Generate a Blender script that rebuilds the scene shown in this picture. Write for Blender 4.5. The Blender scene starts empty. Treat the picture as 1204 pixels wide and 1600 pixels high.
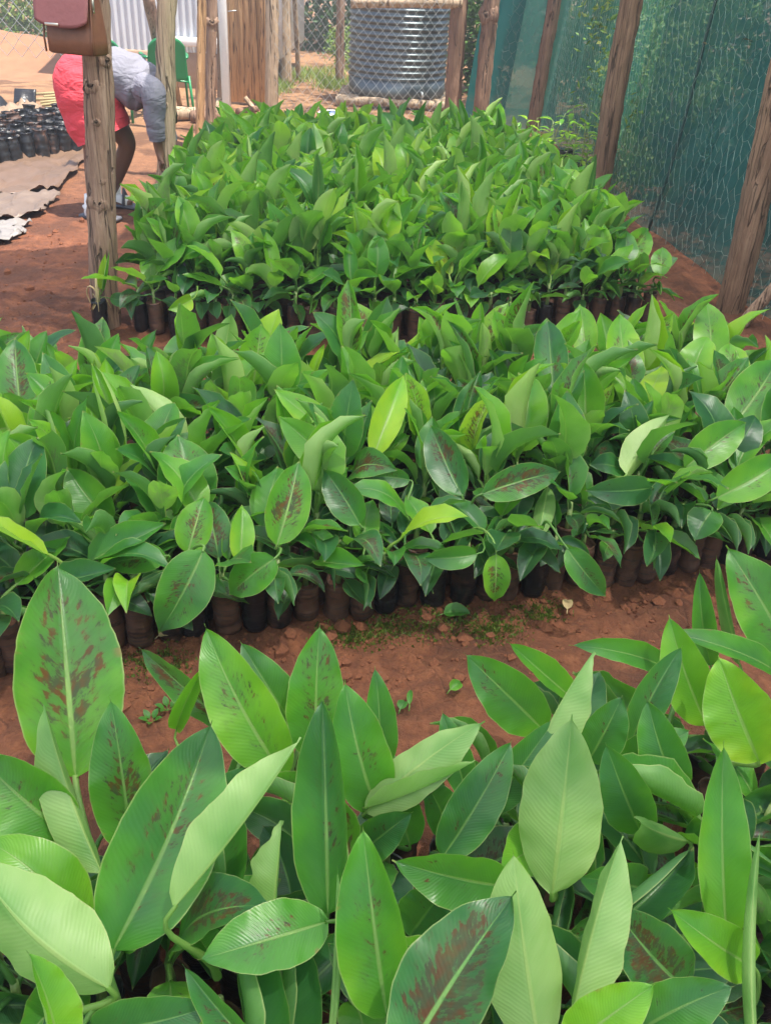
import bpy, math, random
from mathutils import Vector, Matrix, noise
R = math.radians
rnd = random.Random(7)
# ------------------------------------------------------------------ camera
FPX, HZ, ROLL, H = 1400.0, -70.0, R(3.0), 1.4          # focal length in px of a 1600 px tall picture
PITCH = math.atan((800-HZ)/FPX)
S = bpy.context.scene
C = S.collection
cd = bpy.data.cameras.new("camera")
cam = bpy.data.objects.new("camera", cd)
C.objects.link(cam)
cd.sensor_fit = 'VERTICAL'; cd.sensor_height = 36; cd.lens = 36*FPX/1600
cd.clip_start = .02; cd.clip_end = 400
cam.matrix_world = Matrix.Translation((0, 0, H)) @ Matrix.Rotation(R(90)-PITCH, 4, 'X') @ Matrix.Rotation(ROLL, 4, 'Z')
S.camera = cam
# ------------------------------------------------------------------ light
SUN = Vector((.24, -.14, .95)).normalized()
w = bpy.data.worlds.new("World"); S.world = w; w.use_nodes = True
sky = w.node_tree.nodes.new('ShaderNodeTexSky'); sky.sky_type = 'NISHITA'; sky.sun_disc = False
sky.sun_elevation = math.asin(SUN.z); sky.sun_rotation = math.atan2(SUN.x, SUN.y)
sky.dust_density = 2.0
bg = w.node_tree.nodes['Background']; bg.inputs[1].default_value = .13
w.node_tree.links.new(sky.outputs[0], bg.inputs[0])
sd = bpy.data.lights.new("sun", 'SUN'); sd.energy = 4.6; sd.angle = R(.6); sd.color = (1, .95, .86)
so = bpy.data.objects.new("sun", sd); C.objects.link(so); so.location = (4, -3, 9)
so.rotation_euler = (-SUN).to_track_quat('-Z', 'Y').to_euler()
S.view_settings.view_transform = 'Standard'; S.view_settings.look = 'None'
S.view_settings.exposure = 1.32; S.view_settings.gamma = 1
# ------------------------------------------------------------------ pixel -> world helpers (layout measured in the photo)
_mr = cam.matrix_world.to_3x3()
def ray(x, y): return _mr @ Vector(((x-602)/FPX, -(y-800)/FPX, -1))
def gp(x, y, z=0.0):
    d = ray(x, y); t = (z-H)/d.z; return Vector((d.x*t, d.y*t, z))
def at(x, y, Y):
    d = ray(x, y); t = Y/d.y; return Vector((d.x*t, Y, H+d.z*t))
def pxm(P):
    d = Vector(P)-Vector((0, 0, H)); return FPX/max(.05, -(_mr.transposed() @ d).z)
# ------------------------------------------------------------------ object helpers
def tag(o, label=None, cat=None, group=None, kind=None):
    if label: o['label'] = label
    if cat: o['category'] = cat
    if group: o['group'] = group
    if kind: o['kind'] = kind
    return o
def thing(name, label, cat, loc=(0, 0, 0), group=None, rz=0):
    o = bpy.data.objects.new(name, None); C.objects.link(o); o.empty_display_size = .05
    o.location = loc; o.rotation_euler = (0, 0, rz)
    return tag(o, label, cat, group)
class MB:
    """collects shapes, becomes ONE mesh"""
    def __init__(s): s.v = []; s.f = []; s.uv = []; s.mi = []; s.m = 0
    def add(s, vs, fs, uvs=None):
        b = len(s.v); s.v += [tuple(p) for p in vs]
        s.uv += list(uvs) if uvs else [(.5, .5)]*len(vs)
        s.f += [tuple(b+i for i in f) for f in fs]; s.mi += [s.m]*len(fs)
    def box(s, c, size, rot=None, bev=.1):
        import bmesh
        bm = bmesh.new(); bmesh.ops.create_cube(bm, size=1)
        for v in bm.verts: v.co = Vector((v.co.x*size[0], v.co.y*size[1], v.co.z*size[2]))
        bmesh.ops.bevel(bm, geom=bm.edges[:], offset=min(size)*bev, segments=1, affect='EDGES')
        Mx = rot or Matrix.Identity(3); c = Vector(c); bm.verts.index_update()
        s.add([c + Mx @ v.co for v in bm.verts], [tuple(v.index for v in f.verts) for f in bm.faces]); bm.free()
    def tube(s, path, rad, seg=8, caps=True, flat=1.0, up=None, uv=None, jit=None):
        path = [Vector(p) for p in path]; n = len(path)
        if not hasattr(rad, '__len__'): rad = [rad]*n
        t = (path[1]-path[0]).normalized(); ref = Vector(up) if up else (Vector((0, 0, 1)) if abs(t.z) < .9 else Vector((1, 0, 0)))
        a = t.cross(ref).normalized(); vs = []; fs = []
        for i, p in enumerate(path):
            t = (path[min(i+1, n-1)]-path[max(i-1, 0)]).normalized()
            a = (a - t*a.dot(t)).normalized(); b = t.cross(a)
            for k in range(seg):
                an = 2*math.pi*k/seg; r = rad[i]*(jit(i, k) if jit else 1)
                vs.append(p + a*math.cos(an)*r + b*math.sin(an)*r*flat)
        for i in range(n-1):
            for k in range(seg):
                k2 = (k+1) % seg; fs.append((i*seg+k, i*seg+k2, (i+1)*seg+k2, (i+1)*seg+k))
        if caps:
            fs.append(tuple(range(seg))[::-1]); fs.append(tuple((n-1)*seg+k for k in range(seg)))
        s.add(vs, fs, [uv]*len(vs) if uv else None)
    def lathe(s, prof, seg=24, c=(0, 0, 0), jit=None, caps=True):
        c = Vector(c); vs = []; fs = []
        for i, (r, z) in enumerate(prof):
            for k in range(seg):
                a = 2*math.pi*k/seg; q = r*(jit(i, k, a, z) if jit else 1)
                vs.append(c+Vector((q*math.cos(a), q*math.sin(a), z)))
        for i in range(len(prof)-1):
            for k in range(seg):
                k2 = (k+1) % seg; fs.append((i*seg+k, i*seg+k2, (i+1)*seg+k2, (i+1)*seg+k))
        if caps:
            fs.append(tuple(range(seg))[::-1]); fs.append(tuple((len(prof)-1)*seg+k for k in range(seg)))
        s.add(vs, fs)
    def grid(s, fn, nu, nv):
        vs = [fn(i/nu, j/nv) for j in range(nv+1) for i in range(nu+1)]
        fs = [(j*(nu+1)+i, j*(nu+1)+i+1, (j+1)*(nu+1)+i+1, (j+1)*(nu+1)+i) for j in range(nv) for i in range(nu)]
        s.add(vs, fs, [(i/nu, j/nv) for j in range(nv+1) for i in range(nu+1)])
    def mesh(s, name, mats, smooth=True):
        m = bpy.data.meshes.new(name); m.from_pydata(s.v, [], s.f)
        if not isinstance(mats, (list, tuple)): mats = [mats]
        for q in mats: m.materials.append(q)
        m.polygons.foreach_set('material_index', s.mi)
        if smooth: m.polygons.foreach_set('use_smooth', [True]*len(s.f))
        ul = m.uv_layers.new(name='uv'); li = [0]*len(m.loops); m.loops.foreach_get('vertex_index', li)
        flat = []
        for i in li: flat += s.uv[i]
        ul.data.foreach_set('uv', flat); m.update()
        return m
    def build(s, name, mats, parent=None, smooth=True, loc=None):
        o = bpy.data.objects.new(name, s.mesh(name, mats, smooth)); C.objects.link(o)
        if parent: o.parent = parent
        if loc is not None: o.location = loc
        return o
def spline(pts, n):
    pts = [Vector(p) for p in pts]; out = []; k = len(pts)-1
    for i in range(n+1):
        x = i/n*k; j = min(int(x), k-1); t = x-j
        p0 = pts[max(j-1, 0)]; p1 = pts[j]; p2 = pts[j+1]; p3 = pts[min(j+2, k)]
        out.append(.5*((2*p1)+(p2-p0)*t+(2*p0-5*p1+4*p2-p3)*t*t+(3*p1-p0-3*p2+p3)*t**3))
    return out
def lerpl(vals, n):
    k = len(vals)-1; out = []
    for i in range(n+1):
        x = i/n*k; j = min(int(x), k-1); out.append(vals[j]*(1-(x-j))+vals[j+1]*(x-j))
    return out
# ------------------------------------------------------------------ materials
class NT:
    def __init__(s, name):
        s.m = bpy.data.materials.new(name); s.m.use_nodes = True; s.t = s.m.node_tree; s.t.nodes.clear()
        s.out = s.t.nodes.new('ShaderNodeOutputMaterial')
    def n(s, typ, ins=None, **props):
        x = s.t.nodes.new('ShaderNode'+typ)
        for k, v in props.items(): setattr(x, k, v)
        for k, v in (ins or {}).items(): s.set(x.inputs[k], v)
        return x
    def set(s, sock, v):
        if isinstance(v, bpy.types.NodeSocket): s.t.links.new(v, sock)
        else:
            if isinstance(v, tuple) and len(v) == 3 and sock.type == 'RGBA': v = v+(1,)
            sock.default_value = v
    def math(s, op, a, b=0.0, clamp=False):
        return s.n('Math', {0: a, 1: b}, operation=op, use_clamp=clamp).outputs[0]
    def mix(s, f, a, b, blend='MIX'):
        return s.n('Mix', {0: f, 6: a, 7: b}, data_type='RGBA', blend_type=blend).outputs[2]
    def step(s, x, lo, hi):
        return s.n('MapRange', {0: x, 1: lo, 2: hi, 3: 0.0, 4: 1.0}, interpolation_type='SMOOTHSTEP').outputs[0]
    def ramp(s, f, stops):
        x = s.n('ValToRGB', {0: f}); e = x.color_ramp.elements
        while len(e) < len(stops): e.new(.5)
        for q, (p, c) in zip(e, stops): q.position = p; q.color = tuple(c)+(1,)
        return x.outputs[0]
    def noise(s, vec, scale, detail=3.0, rough=.55, dist=0.0):
        return s.n('TexNoise', {'Vector': vec, 'Scale': scale, 'Detail': detail, 'Roughness': rough, 'Distortion': dist}).outputs[0]
    def coord(s, which='Object'): return s.n('TexCoord').outputs[which]
    def scaled(s, vec, sc, loc=(0, 0, 0)): return s.n('Mapping', {'Vector': vec, 'Scale': sc, 'Location': loc}).outputs[0]
    def bump(s, h, strength=.3, dist=.01): return s.n('Bump', {'Height': h, 'Strength': strength, 'Distance': dist}).outputs[0]
    def pbr(s, col, rough=.6, **k):
        ins = {'Base Color': col, 'Roughness': rough}; ins.update({a.replace('_', ' '): b for a, b in k.items()})
        return s.n('BsdfPrincipled', ins).outputs[0]
    def done(s, sh):
        s.t.links.new(sh, s.out.inputs['Surface']); return s.m

def leaf_material(name, mass=False):
    t = NT(name)
    if mass: col = t.n('Attribute', attribute_name='leaf_look').outputs['Color']
    else: col = t.n('ObjectInfo').outputs['Color']
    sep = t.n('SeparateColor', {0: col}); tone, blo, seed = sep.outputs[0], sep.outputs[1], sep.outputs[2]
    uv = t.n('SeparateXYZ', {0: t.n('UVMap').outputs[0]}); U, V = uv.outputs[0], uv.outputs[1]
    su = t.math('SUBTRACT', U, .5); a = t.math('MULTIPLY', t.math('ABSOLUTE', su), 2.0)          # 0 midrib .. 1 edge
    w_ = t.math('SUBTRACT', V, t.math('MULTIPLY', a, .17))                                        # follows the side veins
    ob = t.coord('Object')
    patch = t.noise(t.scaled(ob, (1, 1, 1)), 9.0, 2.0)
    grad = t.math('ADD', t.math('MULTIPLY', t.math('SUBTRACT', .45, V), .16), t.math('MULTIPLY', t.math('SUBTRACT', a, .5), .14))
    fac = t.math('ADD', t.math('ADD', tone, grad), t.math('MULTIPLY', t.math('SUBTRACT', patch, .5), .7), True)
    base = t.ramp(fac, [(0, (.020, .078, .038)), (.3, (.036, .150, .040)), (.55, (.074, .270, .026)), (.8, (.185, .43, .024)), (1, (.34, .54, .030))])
    # side veins
    wob = t.math('ADD', w_, t.math('MULTIPLY', t.noise(ob, 30.0, 2.0), .035))
    vs = t.math('SINE', t.math('MULTIPLY', wob, 235.0)); vs2 = t.math('SINE', t.math('MULTIPLY', wob, 67.0))
    vein = t.math('ADD', t.math('MULTIPLY', vs, .5), t.math('MULTIPLY', vs2, .5))
    base = t.mix(t.math('ADD', t.math('MULTIPLY', vein, .028), .03), base, (.16, .36, .08))
    # maroon blotches, blocky along the veins, nearer the midrib
    sg = t.math('MULTIPLY', t.math('SIGN', su), 3.7)
    vec = t.n('CombineXYZ', {0: t.math('ADD', t.math('MULTIPLY', a, 5.0), sg), 1: t.math('MULTIPLY', w_, 27.0), 2: t.math('MULTIPLY', seed, 61.0)}).outputs[0]
    n1 = t.noise(vec, 1.0, 4.0, .62, .25)
    vec2 = t.n('CombineXYZ', {0: t.math('MULTIPLY', U, 2.2), 1: t.math('MULTIPLY', V, 3.2), 2: t.math('MULTIPLY', seed, 47.0)}).outputs[0]
    n2 = t.noise(vec2, 1.0, 1.0)
    cen = t.math('SUBTRACT', 1.0, t.step(a, .35, .85)); cen2 = t.math('MULTIPLY', t.step(V, .06, .3), t.math('SUBTRACT', 1.0, t.step(V, .74, .95)))
    sc = t.math('ADD', t.math('ADD', n1, t.math('MULTIPLY', n2, .6)), t.math('MULTIPLY', t.math('MULTIPLY', cen, cen2), .22))
    thr = t.math('SUBTRACT', 1.24, t.math('MULTIPLY', blo, .30))
    bl = t.step(t.math('SUBTRACT', sc, thr), -.02, .10)
    bl = t.math('MULTIPLY', bl, t.step(blo, .02, .12)); bl = t.math('MULTIPLY', bl, t.math('SUBTRACT', 1.0, t.step(a, .86, .97)))
    halo = t.math('MULTIPLY', t.step(t.math('SUBTRACT', sc, thr), -.16, .05), t.step(blo, .02, .2))
    base = t.mix(t.math('MULTIPLY', halo, .38), base, (.07, .115, .035))
    face = t.mix(t.math('MULTIPLY', bl, .94), base, t.mix(t.step(t.noise(vec2, 3.0, 2.0), .38, .62), (.045, .048, .026), t.mix(fac, (.066, .022, .014), (.145, .042, .014))))
    rib = t.math('SUBTRACT', 1.0, t.step(t.math('DIVIDE', a, t.math('SUBTRACT', 1.16, V)), .035, .085))
    face = t.mix(t.math('MULTIPLY', rib, .85), face, t.mix(fac, (.11, .26, .07), (.33, .47, .12)))
    edge = t.step(a, .955, .99)
    face = t.mix(t.math('MULTIPLY', edge, .8), face, (.34, .42, .14))
    dry_ = t.math('MULTIPLY', t.step(a, .80, .98), t.step(t.noise(t.n('CombineXYZ', {0: t.math('MULTIPLY', V, 9.0), 1: t.math('MULTIPLY', seed, 91.0), 2: sg}).outputs[0], 1.0, 4.0, .65), .62, .70)); face = t.mix(t.math('MULTIPLY', dry_, .75), face, (.26, .17, .06))
    tip = t.step(V, .955, .985); face = t.mix(t.math('MULTIPLY', tip, .6), face, (.36, .36, .10))
    # underside: pale, waxy
    und = t.mix(t.math('ADD', .25, t.math('MULTIPLY', t.step(fac, .42, .70), .5)), base, t.mix(fac, (.16, .33, .11), (.46, .60, .24)))
    und = t.mix(t.math('MULTIPLY', bl, .22), und, (.20, .14, .09))
    und = t.mix(t.math('MULTIPLY', rib, .6), und, (.40, .52, .16)); und = t.mix(t.math('MULTIPLY', edge, .6), und, (.48, .52, .2))
    back = t.n('NewGeometry').outputs['Backfacing']
    colr = t.mix(back, face, und)
    bloom = t.noise(t.n('CombineXYZ', {0: t.math('MULTIPLY', U, 2.0), 1: t.math('MULTIPLY', w_, 7.0), 2: t.math('MULTIPLY', seed, 23.0)}).outputs[0], 1.0, 4.0, .6)
    colr = t.mix(t.math('MULTIPLY', t.step(bloom, .45, .75), .20), colr, t.mix(fac, (.03, .16, .07), (.22, .46, .06)))
    speck = t.noise(ob, 160.0, 2.0); colr = t.mix(t.math('MULTIPLY', t.step(speck, .72, .80), .0 if mass else .3), colr, (.10, .10, .03))
    hgt = t.math('ADD', t.math('MULTIPLY', vein, .16), t.math('ADD', t.math('MULTIPLY', rib, -1.2), t.math('MULTIPLY', patch, 2.0)))
    bp = t.bump(hgt, .28, .0025)
    rough = t.math('ADD', .31, t.math('MULTIPLY', back, .12))
    p = t.pbr(colr, rough, Normal=bp); t.set(p.node.inputs['Specular IOR Level'], t.math('SUBTRACT', .46, t.math('MULTIPLY', bl, .3)))
    tr = t.n('BsdfTranslucent', {'Color': t.mix(.5, base, (.24, .60, .012)), 'Normal': bp}).outputs[0]
    tf = t.math('MULTIPLY', t.math('SUBTRACT', 1.0, t.math('MULTIPLY', bl, .7)), .46)
    return t.done(t.n('MixShader', {0: tf, 1: p, 2: tr}).outputs[0])

def wood_material(name, c1, c2, c3, rough=.8):
    t = NT(name); ob = t.coord('Object')
    rv = t.n('ObjectInfo').outputs['Random']
    off = t.n('CombineXYZ', {0: t.math('MULTIPLY', rv, 13.0), 1: 0.0, 2: t.math('MULTIPLY', rv, 7.0)}).outputs[0]
    v = t.n('VectorMath', {0: ob, 1: off}, operation='ADD').outputs[0]
    g = t.noise(t.scaled(v, (46, 46, 2.6)), 1.0, 7.0, .72, 1.1); g2 = t.noise(t.scaled(v, (9, 9, 1.3)), 1.0, 3.0)
    fine = t.noise(t.scaled(v, (150, 150, 5)), 1.0, 2.0)
    c = t.ramp(g, [(.25, c1), (.5, c2), (.78, c3)])
    c = t.mix(t.step(g2, .5, .75), c, t.mix(.5, c, c1)); c = t.mix(t.math('MULTIPLY', t.step(fine, .5, .7), .55), c, c1)
    crack = t.step(g, .36, .30); c = t.mix(t.math('MULTIPLY', crack, .7), c, tuple(q*.35 for q in c1))
    ck = t.noise(t.scaled(v, (24, 24, .9)), 1.0, 2.0, .5, .4); ln = t.math('SUBTRACT', 1.0, t.step(t.math('ABSOLUTE', t.math('SUBTRACT', ck, .5)), .004, .02))
    c = t.mix(t.math('MULTIPLY', ln, .8), c, tuple(q*.22 for q in c1))
    st_ = t.noise(t.scaled(v, (5, 5, 3)), 1.0, 4.0); c = t.mix(t.math('MULTIPLY', t.step(st_, .5, .7), .35), c, tuple(q*.6 for q in c2))
    h = t.math('SUBTRACT', t.math('ADD', g, t.math('MULTIPLY', fine, .4)), t.math('MULTIPLY', ln, 1.2))
    return t.done(t.pbr(c, rough, Normal=t.bump(h, .8, .012)))

def soil_material():
    t = NT('red_soil'); ob = t.coord('Object')
    n1 = t.noise(ob, 1.7, 4.0); n2 = t.noise(ob, 17.0, 8.0, .74); n3 = t.noise(ob, 95.0, 4.0, .7)
    vor = t.n('TexVoronoi', {'Vector': t.n('VectorMath', {0: ob, 1: t.n('CombineXYZ', {0: t.math('MULTIPLY', n2, .05), 1: t.math('MULTIPLY', n3, .03)}).outputs[0]}, operation='ADD').outputs[0], 'Scale': 17.0}, feature='DISTANCE_TO_EDGE').outputs[0]
    c = t.ramp(n2, [(.25, (.072, .022, .010)), (.45, (.158, .050, .021)), (.6, (.235, .080, .033)), (.8, (.34, .14, .064))])
    sepp = t.n('SeparateXYZ', {0: ob})
    dry = t.math('MULTIPLY', t.step(t.math('ADD', sepp.outputs[1], t.math('MULTIPLY', n1, 1.6)), 5.2, 11.0), 1.0)  # far soil paler: sunlit tone put into the colour, with dry litter
    c = t.mix(t.math('MULTIPLY', dry, .75), c, t.mix(n2, (.29, .135, .055), (.46, .28, .145)))
    straw = t.noise(t.scaled(ob, (8, 55, 8)), 1.0, 3.0, .6, 1.5)
    c = t.mix(t.math('MULTIPLY', t.math('MULTIPLY', t.step(straw, .62, .74), dry), .7), c, (.55, .42, .26))
    c = t.mix(t.math('MULTIPLY', t.step(t.noise(ob, 3.4, 3.0), .48, .62), .6), c, (.080, .027, .012))
    c = t.mix(t.math('MULTIPLY', t.step(n3, .64, .74), .35), c, (.36, .19, .11))
    cr = t.math('SUBTRACT', 1.0, t.step(vor, 0.0, .07)); cr = t.math('MULTIPLY', cr, t.step(n1, .4, .6))
    c = t.mix(t.math('MULTIPLY', cr, .22), c, (.06, .024, .014))
    h = t.math('ADD', t.math('MULTIPLY', n2, 1.0), t.math('ADD', t.math('MULTIPLY', n3, .35), t.math('MULTIPLY', cr, -.12)))
    return t.done(t.pbr(c, .88, Normal=t.bump(h, .9, .03)))

def bag_material(name, dust):
    t = NT(name); ob = t.coord('Object'); rv = t.n('ObjectInfo').outputs['Random']
    v = t.n('VectorMath', {0: ob, 1: t.n('CombineXYZ', {0: t.math('MULTIPLY', rv, 31.0), 1: rv, 2: t.math('MULTIPLY', rv, 17.0)}).outputs[0]}, operation='ADD').outputs[0]
    n1 = t.noise(t.scaled(v, (14, 14, 9)), 1.0, 4.0, .6); ring = t.noise(t.scaled(v, (9, 9, 130)), 1.0, 3.0, .6, .8); big = t.noise(t.scaled(v, (30, 30, 30)), 1.0, 3.0)
    f = t.math('ADD', n1, t.math('MULTIPLY', t.math('SUBTRACT', rv, .5), .45))
    d = t.math('MULTIPLY', t.step(f, .62-dust*.45, .80-dust*.45), .9)
    d = t.math('MULTIPLY', d, t.math('SUBTRACT', 1.0, t.math('MULTIPLY', t.step(ring, .48, .62), .7)))
    c = t.mix(d, (.012, .012, .014), t.mix(n1, (.06, .028, .018), (.165, .075, .045)))
    h = t.math('ADD', t.math('MULTIPLY', ring, .6), big)
    return t.done(t.pbr(c, t.math('ADD', .28, t.math('MULTIPLY', d, .55)), Normal=t.bump(h, .6, .006)))

def simple(name, c, rough=.6, var=.25, scale=20.0, bump=.2, metal=0.0, **k):
    t = NT(name); ob = t.coord('Object'); n = t.noise(ob, scale, 4.0, .6)
    lo = tuple(q*(1-var) for q in c); hi = tuple(min(1, q*(1+var)) for q in c)
    p = t.pbr(t.mix(n, lo, hi), rough, Normal=t.bump(n, bump, .005), Metallic=metal, **k)
    return t.done(p)

def net_material(name, col, open_, trans=.5, fold=.18):
    t = NT(name); ob = t.coord('Object')
    n = t.noise(t.scaled(ob, (1.3, 1.3, .5)), 2.2, 3.0, .55, .6)
    weave = t.noise(t.scaled(ob, (260, 260, 8)), 1.0, 1.0)
    op = t.math('ADD', open_-fold/2, t.math('ADD', t.math('MULTIPLY', n, fold), t.math('MULTIPLY', t.math('SUBTRACT', weave, .5), .10)), True)
    d = t.n('BsdfDiffuse', {0: col+(1,)}).outputs[0]; tr = t.n('BsdfTranslucent', {0: col+(1,)}).outputs[0]
    s = t.n('MixShader', {0: trans, 1: d, 2: tr}).outputs[0]
    return t.done(t.n('MixShader', {0: op, 1: s, 2: t.n('BsdfTransparent').outputs[0]}).outputs[0])

def foliage_material(name, cols, trans=.3):
    t = NT(name); uv = t.n('UVMap').outputs[0]; x = t.n('SeparateXYZ', {0: uv}).outputs[0]
    c = t.ramp(x, [(i/(len(cols)-1), q) for i, q in enumerate(cols)])
    p = t.pbr(c, .5); tr = t.n('BsdfTranslucent', {0: t.mix(.4, c, (.25, .4, .03))}).outputs[0]
    return t.done(t.n('MixShader', {0: trans, 1: p, 2: tr}).outputs[0])

M = {}
M['leaf'] = leaf_material('banana_leaf'); M['leaf_mass'] = leaf_material('banana_leaf_mass', True)
M['stem'] = simple('green_stem', (.20, .27, .09), .5, .4, 60)
M['old_stem'] = simple('straw_stem', (.40, .33, .16), .8, .4, 60)
M['soil'] = soil_material()
M['pot_soil'] = simple('potting_soil', (.075, .032, .018), .95, .5, 90, .8)
M['bag_dusty'] = bag_material('dusty_polybag', .80); M['bag_black'] = bag_material('black_polybag', .18)
M['wood_grey'] = wood_material('weathered_log', (.16, .09, .058), (.37, .235, .16), (.53, .385, .285))
M['wood_red'] = wood_material('brown_pole', (.12, .062, .038), (.26, .150, .095), (.39, .25, .165))
M['wood_pale'] = wood_material('peeled_pole', (.28, .19, .12), (.55, .40, .26), (.70, .56, .40))
M['knot'] = wood_material('dark_knot', (.05, .03, .02), (.13, .08, .05), (.24, .16, .10))
M['plank'] = wood_material('sawn_plank', (.34, .17, .075), (.56, .33, .16), (.70, .46, .25), .7)
M['tarp'] = simple('dusty_plastic', (.15, .092, .06), .42, .35, 6, .5)
M['tin'] = simple('zinc_sheet', (.66, .68, .72), .42, .10, 5, .05, .35)
M['tank'] = simple('galvanised_tank', (.155, .185, .195), .40, .12, 4, .05, .85)
M['wire'] = simple('galvanised_wire', (.55, .58, .56), .45, .2, 30, 0, .4)
M['net'] = net_material('green_shade_net', (.06, .25, .21), .30); M['net_pale'] = net_material('pale_green_net', (.12, .44, .36), .12, .55, .2); M['net_dark'] = net_material('dark_green_net', (.038, .148, .145), .20, .5, .24)  # net_pale: paler teal has the sun on that panel painted in
M['net_dense'] = net_material('dense_green_net', (.03, .22, .21), .08, .5)
M['roof_net'] = net_material('pale_shade_net', (.80, .84, .80), .24, .85, .05)
M['white_paint'] = simple('white_paint', (.80, .79, .76), .6, .08, 12)
M['dirt'] = simple('dug_earth', (.29, .135, .07), .95, .35, 5, .8)
M['bark'] = simple('tree_bark', (.12, .085, .06), .9, .4, 25, .8)

# ------------------------------------------------------------------ large structure: ground
def hgt(x, y):
    p = Vector((x, y, 0)); near = max(0, 1-abs(y-2.2)/9)
    return (.020*noise.noise(p*2.1)+.010*noise.noise(p*7)+near*(.016*noise.noise(p*11)+.014*max(-.12, noise.noise(p*29))+.007*noise.noise(p*62)))
def axis(lo, hi, f0, f1, fine, coarse):
    a = [lo]
    while a[-1] < hi:
        x = a[-1]; st = fine if f0 <= x < f1 else min(coarse, fine+.18*min(abs(x-f0), abs(x-f1)))
        a.append(x+st)
    return a
xs = axis(-60, 60, -1.9, 1.9, .016, 6); ys = axis(-6, 110, .9, 3.8, .016, 6)
g = MB()
g.add([(x, y, hgt(x, y)) for y in ys for x in xs], [(j*len(xs)+i, j*len(xs)+i+1, (j+1)*len(xs)+i+1, (j+1)*len(xs)+i) for j in range(len(ys)-1) for i in range(len(xs)-1)])
tag(g.build('ground', M['soil']), kind='structure')

# ------------------------------------------------------------------ posts, rails, nets of the shade house
def knotty(seed, amp=.14):
    def j(i, k): return 1+amp*noise.noise(Vector((k*.9+seed, i*.35, seed*3.1)))+amp*.8*noise.noise(Vector((k*2.3, i*.6+seed, 5)))-amp*1.1*max(0, noise.noise(Vector((k*1.7+seed*2, i*.12, 9))))
    return j
def log(name, a, b, r0, r1, mat, label, cat='post', seed=1, knots=(), parent=None, group=None, n=60, seg=22, sway=.012, flat=1.0):
    a = Vector(a); b = Vector(b); L = (b-a).length; k = max(3, int(n))
    t = (b-a).normalized(); q = t.cross(Vector((0, 1, 0)) if abs(t.y) < .9 else Vector((1, 0, 0))).normalized(); q2 = t.cross(q)
    pts = [a+(b-a)*(i/k)+(q*noise.noise(Vector((i*.06, seed, 0)))+q2*noise.noise(Vector((seed, i*.06, 4))))*sway*min(1, i/6) for i in range(k+1)]
    o0 = a.copy(); pts = [p-o0 for p in pts]
    m = MB(); m.tube(pts, lerpl([r0, (r0+r1)/2, r1], k), seg, jit=knotty(seed), flat=flat)
    for (f, px_, rr) in knots:                      # knots and branch stubs on the side seen from the path
        i = int(f*k); d = Vector((px_, -1, .15)).normalized(); rad = r0*(1-f)+r1*f
        c = pts[i]+d*rad*.80
        m.m = 0; m.tube([c-d*rad*.3, c+d*rad*.12, c+d*rad*.20, c+d*rad*.215], [rr*2.4, rr*1.8, rr*1.15, rr*.85], 12, False, jit=knotty(seed+f*9, .25))
        m.m = 1; m.tube([c+d*rad*.215, c+d*rad*.17, c+d*rad*.20, c+d*rad*.21], [rr*.92, rr*.75, rr*.5, rr*.1], 12, False, jit=knotty(seed+f*5, .3))
    o = m.build(name, [mat, M['knot']], parent, loc=o0 if parent is None else None)
    if parent is None: tag(o, label, cat, group)
    else: o.location = o0
    return o
def post(base, top, r0, r1, mat, label, seed, Ytop=None, zt=2.42, **k):
    """base and top are picture points; the post runs from the ground to the roof beam"""
    B = gp(*base); T = at(top[0], top[1], B.y if Ytop is None else Ytop)
    d = (T-B); e = B+d*(zt/d.z) ; B = B-d*(.12/d.z)
    return log('wooden_post', B, e, r0, r1, mat, label, seed=seed, **k)
P1 = post((168, 508), (146, 0), .058, .050, M['wood_grey'], "weathered knotty log post with the brown handbag hanging on it", 1, knots=((.43, -.25, .019), (.29, .15, .014), (.25, .02, .021), (.37, .05, .010), (.465, 1.6, .015), (.33, -.9, .010)))
post((257, 348), (264, 0), .052, .048, M['wood_pale'], "split pale post just beside the bending woman's arm", 2, knots=((.30, .1, .012),), sway=.03)
b3 = gp(311, 232)
log('wooden_plank_post', b3-Vector((0, 0, .1)), at(314, 0, b3.y)+(at(314, 0, b3.y)-b3)*1.0, .090, .088, M['plank'], "broad flat plank post with a round pole nailed beside it", seed=3, flat=.35, sway=.008)
post((329, 226), (330, 0), .040, .040, M['wood_grey'], "round grey pole standing against the broad plank post", 4, knots=((.40, .3, .02),))
post((425, 186), (425, 0), .062, .058, M['wood_pale'], "pale peeled round pole at the edge of the plank door", 5)
post((703, 200), (718, 0), .080, .070, M['wood_red'], "rough brown corner post beside the water tank", 6, sway=.03)
post((747, 205), (768, 0), .074, .070, M['wood_red'], "brown post with a sawn branch stub near the tank corner", 7, knots=((.44, -.6, .045),))
post((830, 206), (866, 0), .060, .060, M['wood_red'], "thin brown leaning post between the two pale green net panels", 8)
post((930, 318), (986, 0), .072, .070, M['wood_red'], "thick ridged brown post in the middle of the net wall", 9, sway=.02)
post((1140, 482), (1207, 190), .066, .066, M['wood_red'], "brown post nearest the camera at the right end of the net wall", 10, sway=.02)

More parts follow.
